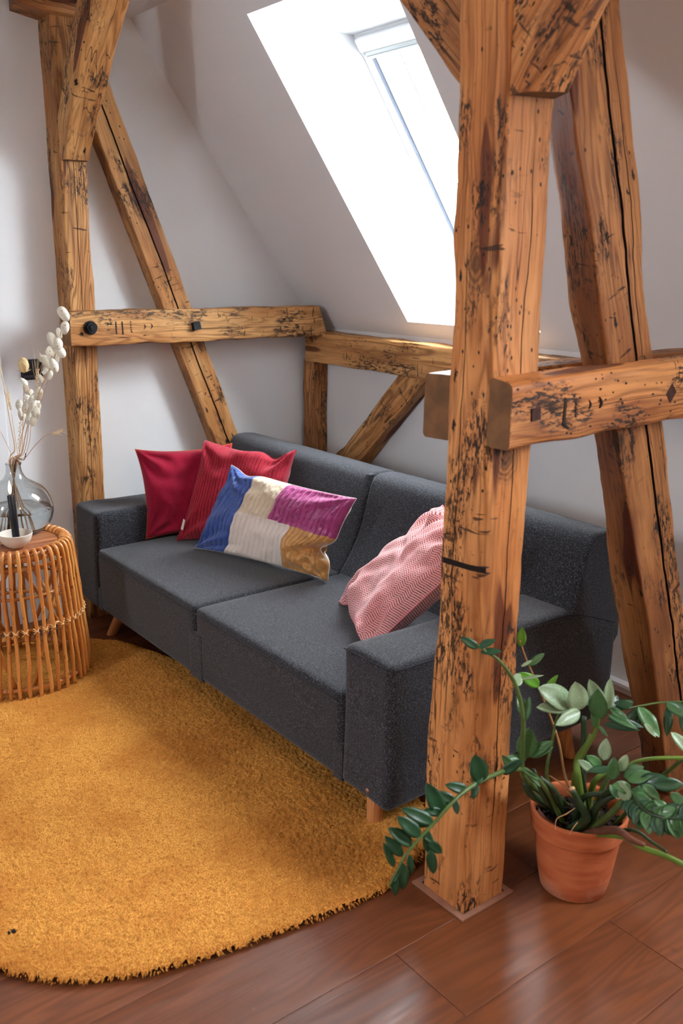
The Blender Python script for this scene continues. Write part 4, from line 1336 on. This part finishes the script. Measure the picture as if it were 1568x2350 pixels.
stem_obj('dried_twig', 'short dark brown twig in the vase neck', 'dried twig', [(55, 1055, 0), (59, 1040, 0)], .0028, M_straw2, 'dried stems in the vase', (-.04, .01))
stem_obj('dried_twig', 'grey brown twig standing inside the vase', 'dried twig', [(46, 1066, .0), (47, 1060, 0)], .0040, M_straw2, 'dried stems in the vase', (-.05, -.015))

# ------------------------------------------------------------------ flower pot and plant
PC = Vector((-1.372, 1.915, 0))
pp = [(0, 0), (.088, 0), (.0935, .004), (.104, .06), (.1135, .13), (.119, .178), (.1205, .182), (.1255, .184), (.1275, .187), (.128, .191), (.131, .212), (.134, .238), (.1345, .244), (.131, .248), (.126, .247), (.1225, .240), (.119, .215), (.114, .19)]
pot = tag(obj('flower_pot', *lathe(pp, PC, 72), M_terra, ang=60), 'round terracotta flower pot with a thick rim on the floor beside the near post', 'flower pot')
sv = []
V = []; Fc = []
n_ = 26
for i in range(n_ + 1):
    for j in range(48):
        a = 2 * PI * j / 48; r = .121 * i / n_
        x, y = r * math.cos(a), r * math.sin(a)
        V.append((PC.x + x, PC.y + y, .200 + .010 * mn.noise(Vector((x * 60, y * 60, 1))) + .006 * mn.noise(Vector((x * 160, y * 160, 4))) + .012 * (1 - r / .121)))
for i in range(n_):
    for j in range(48): Fc.append((i * 48 + j, (i + 1) * 48 + j, (i + 1) * 48 + (j + 1) % 48, i * 48 + (j + 1) % 48))
for k in range(240):                                             # bark chips
    a = random.uniform(0, 2 * PI); r = .115 * math.sqrt(random.random()); s = random.uniform(.004, .010)
    c = Vector((PC.x + r * math.cos(a), PC.y + r * math.sin(a), .213 + random.uniform(-.004, .006)))
    bv_, bf_ = boxvf(-s, s, -s * .6, s * .6, -s * .35, s * .35)
    R_ = Matrix.Rotation(random.uniform(0, 6), 3, 'Z') @ Matrix.Rotation(random.uniform(-.7, .7), 3, 'X') @ Matrix.Rotation(random.uniform(-.7, .7), 3, 'Y')
    sv.append(([c + R_ @ Vector(q) for q in bv_], bf_))
o = obj('soil', *join((V, Fc), *sv), M_soil, pot, ang=40); o['kind'] = 'stuff'; o['label'] = 'dark bark potting soil'
# sunken inner pot liner showing at the front left
V, Fc = [], []
for k in range(21):
    a = -2.75 + 1.9 * k / 20; 
    hh = .036 * math.sin(PI * k / 20) ** .8
    for rr_, zz in ((.1185, .205), (.108, .205 + hh * .9), (.106, .205 + hh * .9), (.115, .200)):
        V.append((PC.x + rr_ * math.cos(a), PC.y + rr_ * math.sin(a), zz))
    if k:
        for j in range(3): Fc.append(((k - 1) * 4 + j, k * 4 + j, k * 4 + j + 1, (k - 1) * 4 + j + 1))
obj('pot_liner', V, Fc, m_simple('liner_brown', srgb(120, 62, 48), .7, .2), pot)['label'] = 'dark reddish inner liner'

plant = empty('potted_plant', (PC.x, PC.y, .2), 'green fleshy-leaved plant with long arching stems in the terracotta pot', 'plant')
DB = 2.56                                                          # distance of the pot along the view axis


def leafmesh(name, mat):
    nu, nv = 10, 4; V = []; Fc = []
    for i in range(nu + 1):
        u = i / nu; w = .5 * (math.sin(PI * u ** .85) ** .7) * .56 if 0 < u < 1 else 0.0
        for j in range(nv + 1):
            t = j / nv * 2 - 1
            V.append((t * w, u, .10 * w * 2 * abs(t) ** 1.5 - .10 * u * u + .02 * math.sin(u * 9) * t))
    V += [(x, y, z - .012) for x, y, z in V]
    b = (nu + 1) * (nv + 1)
    for i in range(nu):
        for j in range(nv):
            q_ = (i * (nv + 1) + j, (i + 1) * (nv + 1) + j, (i + 1) * (nv + 1) + j + 1, i * (nv + 1) + j + 1)
            Fc.append(q_[::-1]); Fc.append(tuple(k + b for k in q_))
        for j in (0, nv):
            q_ = (i * (nv + 1) + j, (i + 1) * (nv + 1) + j, (i + 1) * (nv + 1) + j + b, i * (nv + 1) + j + b); Fc.append(q_ if j == 0 else q_[::-1])
    me = bpy.data.meshes.new(name); me.from_pydata(V, [], Fc); me.materials.append(mat); me.polygons.foreach_set('use_smooth', [True] * len(me.polygons)); return me


LM = {k: leafmesh('leaf', m) for k, m in dict(d=M_leafd, m=M_leafm, p=M_leafp, y=M_leafy).items()}


def leaf(base, tip, kind, par, width=1.0, face=None):
    base = Vector(base); tip = Vector(tip); d = tip - base; L = d.length; Y = d.normalized()
    n = face or Vector((random.uniform(-.5, .7), random.uniform(-.9, .1), random.uniform(.3, 1)))
    Z = (n - Y * n.dot(Y)).normalized(); X = Y.cross(Z)
    o = bpy.data.objects.new('leaf', LM[kind]); C.objects.link(o)
    o.parent = par; o.matrix_parent_inverse = Matrix.Identity(4)
    M4 = Matrix((X * L * width, Y * L, Z * L)).transposed().to_4x4(); M4.translation = base - Vector(plant.location)
    # the stem sits at the plant's own origin, so the leaf is placed in the plant's frame
    o.matrix_basis = M4
    return o


TOW = Vector((.55, -.65, .5))


def stem(pts, r0, r1, mat, label=None):
    """pts: (px, py, distance) or a Vector"""
    w = [p if isinstance(p, Vector) else D(*p) for p in pts]
    path = smoothpath(w, 6); n = len(path)
    o = obj('stem', [v - Vector(plant.location) for v in tube(path, [r0 + (r1 - r0) * i / n for i in range(n)], 8)[0]], tube(path, [r0] * n, 8)[1], mat, plant)
    if label: o['label'] = label
    return o, path


def row(st, path, t0, t1, n, L, kinds, down=.3, wid=1.0, side=None):
    for k in range(n):
        t = t0 + (t1 - t0) * k / max(1, n - 1); i = min(len(path) - 2, int(t * (len(path) - 1))); p = path[i]
        T_ = (path[i + 1] - path[i]).normalized()
        S_ = T_.cross(TOW).normalized() * (1 if k % 2 else -1)
        d = (S_ * random.uniform(.7, 1) + T_ * random.uniform(.4, .8) + TOW * random.uniform(-.25, .35) + Vector((0, 0, -down * random.random()))).normalized()
        leaf(p, p + d * L * random.uniform(.8, 1.1), random.choice(kinds), st, wid, TOW + Vector((random.uniform(-.6, .6), random.uniform(-.6, .6), random.uniform(-.3, .8))))


def lv(st, items):
    for (a, b, da, c, d_, dd, kd, w_) in items:
        leaf(D(a, b, da), D(c, d_, dd), kd, st, w_, TOW + Vector((random.uniform(-.3, .3), random.uniform(-.3, .3), random.uniform(-.2, .4))))


z0 = .205
B = lambda dx, dy: Vector((PC.x + dx, PC.y + dy, z0))
# arching stem over the near post to the left
s, pth = stem([B(-.01, -.05), (1245, 1800, 2.40), (1190, 1765, 2.30), (1130, 1780, 2.20), (1075, 1810, 2.14), (1035, 1845, 2.10), (1000, 1885, 2.08), (962, 1925, 2.06), (930, 1965, 2.05), (905, 2010, 2.05), (893, 2035, 2.05)], .0075, .0022, M_stemg)
lv(s, [(1105, 1795, 2.16, 1092, 1735, 2.14, 'd', 1.15), (1090, 1805, 2.15, 1106, 1762, 2.17, 'd', .9), (1095, 1800, 2.15, 1085, 1835, 2.14, 'd', .9), (1075, 1815, 2.14, 1025, 1800, 2.12, 'd', .8), (1045, 1838, 2.11, 990, 1820, 2.10, 'd', .8), (1040, 1838, 2.11, 985, 1845, 2.10, 'd', .8),
       (1045, 1835, 2.11, 1050, 1870, 2.10, 'd', .9), (1015, 1870, 2.10, 982, 1800, 2.08, 'd', .85), (1015, 1865, 2.10, 975, 1860, 2.08, 'd', .8), (995, 1890, 2.08, 925, 1855, 2.06, 'd', .7), (985, 1895, 2.08, 940, 1880, 2.07, 'd', .7), (965, 1920, 2.06, 915, 1875, 2.04, 'd', .8),
       (945, 1940, 2.06, 895, 1900, 2.04, 'd', .8), (925, 1965, 2.05, 885, 1920, 2.04, 'd', .75), (905, 1990, 2.05, 882, 1935, 2.04, 'd', .5), (980, 1905, 2.07, 985, 1960, 2.07, 'd', .8), (985, 1930, 2.07, 1015, 1960, 2.07, 'd', 1.0), (988, 1950, 2.07, 995, 2008, 2.07, 'd', .8), (970, 1915, 2.07, 1000, 1935, 2.07, 'd', .8),
       (940, 1960, 2.05, 945, 2010, 2.05, 'd', .6), (925, 1980, 2.05, 925, 2045, 2.05, 'd', .75), (905, 2005, 2.05, 908, 2058, 2.05, 'd', .7), (915, 2000, 2.05, 895, 2035, 2.05, 'd', .6), (1180, 1768, 2.28, 1155, 1735, 2.26, 'm', .7), (1200, 1765, 2.3, 1240, 1790, 2.3, 'm', .5), (1150, 1775, 2.24, 1200, 1745, 2.22, 'd', .7)])
# tall stem bending left in front of the post
s, pth = stem([B(-.07, .02), (1208, 1790, 2.42), (1199, 1720, 2.36), (1201, 1650, 2.32), (1185, 1575, 2.30), (1150, 1520, 2.28), (1115, 1495, 2.27), (1097, 1480, 2.26)], .009, .0022, M_stemg)
lv(s, [(1098, 1488, 2.26, 1058, 1462, 2.25, 'd', .75), (1098, 1486, 2.26, 1138, 1467, 2.25, 'd', .75), (1103, 1497, 2.27, 1153, 1493, 2.26, 'd', .65), (1180, 1560, 2.3, 1196, 1545, 2.32, 'p', 1.0), (1188, 1575, 2.30, 1190, 1545, 2.32, 'p', 1.2), (1196, 1600, 2.31, 1210, 1640, 2.32, 'm', .6), (1205, 1655, 2.32, 1215, 1600, 2.31, 'm', .6), (1197, 1640, 2.32, 1189, 1590, 2.34, 'm', .6),
       (1205, 1740, 2.38, 1215, 1675, 2.34, 'm', 1.05), (1215, 1735, 2.38, 1265, 1700, 2.34, 'm', .7), (1215, 1735, 2.38, 1268, 1715, 2.34, 'm', .6), (1210, 1740, 2.38, 1160, 1740, 2.34, 'm', .55), (1205, 1760, 2.38, 1240, 1805, 2.34, 'm', .4)])
# thin tan stem
s, pth = stem([B(-.02, .05), (1300, 1790, 2.60), (1282, 1700, 2.60), (1250, 1610, 2.58), (1222, 1545, 2.55), (1205, 1505, 2.52), (1194, 1470, 2.50)], .0042, .0022, M_stemo)
lv(s, [(1197, 1485, 2.50, 1198, 1440, 2.50, 'y', .9), (1214, 1528, 2.52, 1250, 1498, 2.52, 'm', .65), (1196, 1530, 2.5, 1222, 1515, 2.5, 'p', .5), (1238, 1575, 2.55, 1195, 1545, 2.52, 'y', .8), (1195, 1560, 2.5, 1250, 1548, 2.5, 'p', .25), (1250, 1590, 2.56, 1280, 1548, 2.55, 'y', .55)])
# stem with the large pale leaves
s, pth = stem([B(-.05, .03), (1257, 1790, 2.50), (1268, 1700, 2.46), (1280, 1645, 2.44), (1300, 1618, 2.43), (1315, 1616, 2.43)], .0052, .003, M_stemg)
lv(s, [(1310, 1618, 2.43, 1243, 1577, 2.38, 'p', 1.0), (1312, 1622, 2.43, 1237, 1622, 2.38, 'p', .62), (1325, 1632, 2.43, 1325, 1570, 2.38, 'p', 1.15), (1332, 1632, 2.43, 1280, 1662, 2.38, 'p', .75), (1340, 1620, 2.45, 1350, 1585, 2.5, 'd', 1.0)])
# right-hand upright leafy shoot
s, pth = stem([B(.02, .03), (1318, 1800, 2.52), (1335, 1740, 2.50), (1362, 1690, 2.47), (1378, 1640, 2.45), (1388, 1610, 2.44)], .0085, .003, M_stemy)
lv(s, [(1385, 1640, 2.44, 1355, 1562, 2.42, 'p', .75), (1392, 1630, 2.44, 1402, 1560, 2.42, 'p', .62), (1375, 1650, 2.44, 1372, 1585, 2.40, 'm', .95), (1400, 1625, 2.46, 1420, 1595, 2.48, 'd', 1.0), (1365, 1670, 2.45, 1362, 1630, 2.44, 'm', .8), (1395, 1640, 2.44, 1465, 1672, 2.40, 'm', .45), (1395, 1650, 2.44, 1480, 1668, 2.42, 'd', .4), (1385, 1662, 2.44, 1470, 1675, 2.40, 'd', .35),
       (1400, 1625, 2.44, 1440, 1650, 2.40, 'm', .7), (1420, 1620, 2.46, 1455, 1612, 2.45, 'd', 1.1), (1400, 1630, 2.46, 1455, 1605, 2.47, 'd', .7), (1480, 1660, 2.42, 1505, 1690, 2.38, 'p', .5), (1375, 1665, 2.46, 1395, 1690, 2.44, 'm', .6)])
# arching stem to the right edge
s, pth = stem([D(1320, 1612, 2.46), (1360, 1618, 2.46), (1420, 1628, 2.47), (1470, 1620, 2.48), (1520, 1612, 2.48), (1600, 1610, 2.48)], .0032, .0025, M_stemg)
lv(s, [(1465, 1622, 2.47, 1515, 1690, 2.42, 'm', .75), (1475, 1625, 2.48, 1430, 1660, 2.46, 'd', .6), (1528, 1612, 2.48, 1600, 1650, 2.42, 'm', .7), (1535, 1620, 2.48, 1532, 1690, 2.46, 'd', .55), (1565, 1625, 2.48, 1575, 1690, 2.46, 'd', .6), (1540, 1680, 2.3, 1600, 1740, 2.26, 'p', .6), (1470, 1625, 2.48, 1465, 1668, 2.46, 'd', .6)])
# blurred dense shoot lying to the right
s, pth = stem([B(.03, .0), (1390, 1820, 2.38), (1440, 1815, 2.28), (1475, 1855, 2.22), (1520, 1875, 2.18), (1600, 1880, 2.14)], .008, .003, M_stemd)
row(s, pth, .45, 1, 34, .050, 'ddmm', .5, 1.1)
lv(s, [(1448, 1812, 2.26, 1410, 1800, 2.24, 'm', 1.0), (1440, 1840, 2.26, 1425, 1795, 2.24, 'p', .9), (1380, 1760, 2.32, 1350, 1735, 2.30, 'm', .9), (1400, 1765, 2.30, 1350, 1768, 2.30, 'd', .7), (1385, 1745, 2.32, 1392, 1697, 2.30, 'p', .95), (1420, 1770, 2.30, 1440, 1735, 2.28, 'p', 1.0), (1405, 1790, 2.3, 1410, 1740, 2.28, 'm', .9), (1430, 1780, 2.3, 1475, 1760, 2.26, 'm', 1.0), (1440, 1790, 2.26, 1500, 1775, 2.22, 'm', .9), (1465, 1800, 2.24, 1530, 1785, 2.2, 'd', 1.0),
       (1475, 1800, 2.22, 1515, 1835, 2.2, 'm', .9), (1500, 1800, 2.2, 1570, 1800, 2.18, 'd', .9), (1450, 1845, 2.24, 1470, 1880, 2.22, 'm', .9), (1482, 1860, 2.22, 1495, 1890, 2.2, 'p', .9), (1520, 1868, 2.2, 1545, 1900, 2.18, 'p', .9), (1400, 1800, 2.32, 1420, 1835, 2.3, 'm', .8), (1440, 1820, 2.3, 1450, 1860, 2.28, 'p', .6), (1360, 1770, 2.35, 1330, 1745, 2.33, 'p', .8), (1540, 1820, 2.2, 1575, 1850, 2.16, 'm', .9), (1500, 1835, 2.2, 1540, 1860, 2.18, 'm', .8)])
# bright arching stems at the right edge
s, pth = stem([D(1430, 1765, 2.36), (1460, 1748, 2.34), (1510, 1740, 2.32), (1600, 1740, 2.3)], .0050, .005, M_stemy)
s, pth = stem([B(.08, .05), (1500, 1800, 2.45), (1540, 1765, 2.4), (1600, 1715, 2.36)], .0062, .0055, M_stemg)
# low stem with dry sheath to the lower right
s, pth = stem([B(.07, -.06) + Vector((0, 0, .018)), (1430, 1920, 2.36), (1475, 1945, 2.28), (1530, 1965, 2.2), (1600, 2000, 2.12)], .0082, .0065, M_stemy)
s, pth = stem([B(.05, -.05), (1410, 1905, 2.38), (1450, 1927, 2.31), (1480, 1940, 2.27)], .014, .005, M_sheath, 'brown dry leaf sheath')
s, pth = stem([B(.07, -.03), (1450, 1905, 2.38), (1500, 1935, 2.28), (1530, 1955, 2.2)], .006, .003, M_stemd)
# thick old stalks and cut stumps
for pts, r0, r1, m_ in (([B(.02, -.07), (1345, 1880, 2.44), (1330, 1845, 2.43), (1314, 1813, 2.42)], .015, .008, M_stemd), ([B(.0, .0), (1338, 1800, 2.56), (1340, 1720, 2.55), (1341, 1645, 2.54)], .010, .008, M_stemd), ([B(.02, .0), (1328, 1790, 2.48), (1325, 1745, 2.48), (1350, 1705, 2.47), (1358, 1685, 2.47)], .011, .006, M_stemy),
                         ([B(.05, .0), (1380, 1820, 2.46), (1400, 1778, 2.44)], .010, .007, M_stemg), ([B(-.06, -.01), (1222, 1825, 2.46), (1205, 1795, 2.44)], .013, .009, M_stemd), ([B(-.03, -.03), (1275, 1820, 2.44), (1240, 1785, 2.42)], .013, .006, M_stemd), ([B(-.045, -.02), (1250, 1830, 2.44), (1225, 1765, 2.42)], .010, .004, M_stemd),
                         ([B(.04, -.02), (1372, 1850, 2.42), (1410, 1825, 2.38), (1450, 1815, 2.34)], .013, .006, M_stemd), ([B(.05, -.04), (1400, 1870, 2.40), (1440, 1825, 2.36)], .011, .008, M_stemg), ([B(.0, -.02), (1340, 1830, 2.45), (1390, 1822, 2.40), (1440, 1818, 2.34)], .009, .005, M_stemd), ([B(.03, .02), (1340, 1790, 2.50), (1335, 1760, 2.50), (1362, 1752, 2.49)], .005, .004, M_stemd),
                         ([B(.01, .03), (1362, 1800, 2.52), (1390, 1775, 2.50), (1420, 1765, 2.48)], .010, .006, M_stemy)):
    stem(pts, r0, r1, m_)
for pts in (([(1320, 1855, 2.44), (1300, 1868, 2.43), (1278, 1880, 2.42), (1275, 1905, 2.41)]), ([(1326, 1887, 2.43), (1316, 1900, 2.42), (1307, 1915, 2.42)]), ([(1262, 1780, 2.5), (1285, 1795, 2.5), (1305, 1810, 2.5)]), ([(1300, 1815, 2.5), (1315, 1830, 2.49), (1330, 1842, 2.48)])):
    o, _ = stem(pts, .0016, .0012, M_stemo); o.name = 'aerial_root'
e1 = D(1314, 1812, 2.42)
obj('cut_end', [v - Vector(plant.location) for v in tube([e1, e1 + (D(1312, 1808, 2.42) - e1)], [.0085, .0080], 12)[0]], tube([e1, e1 + (D(1312, 1808, 2.42) - e1)], [.0085, .0080], 12)[1], M_cut, plant)
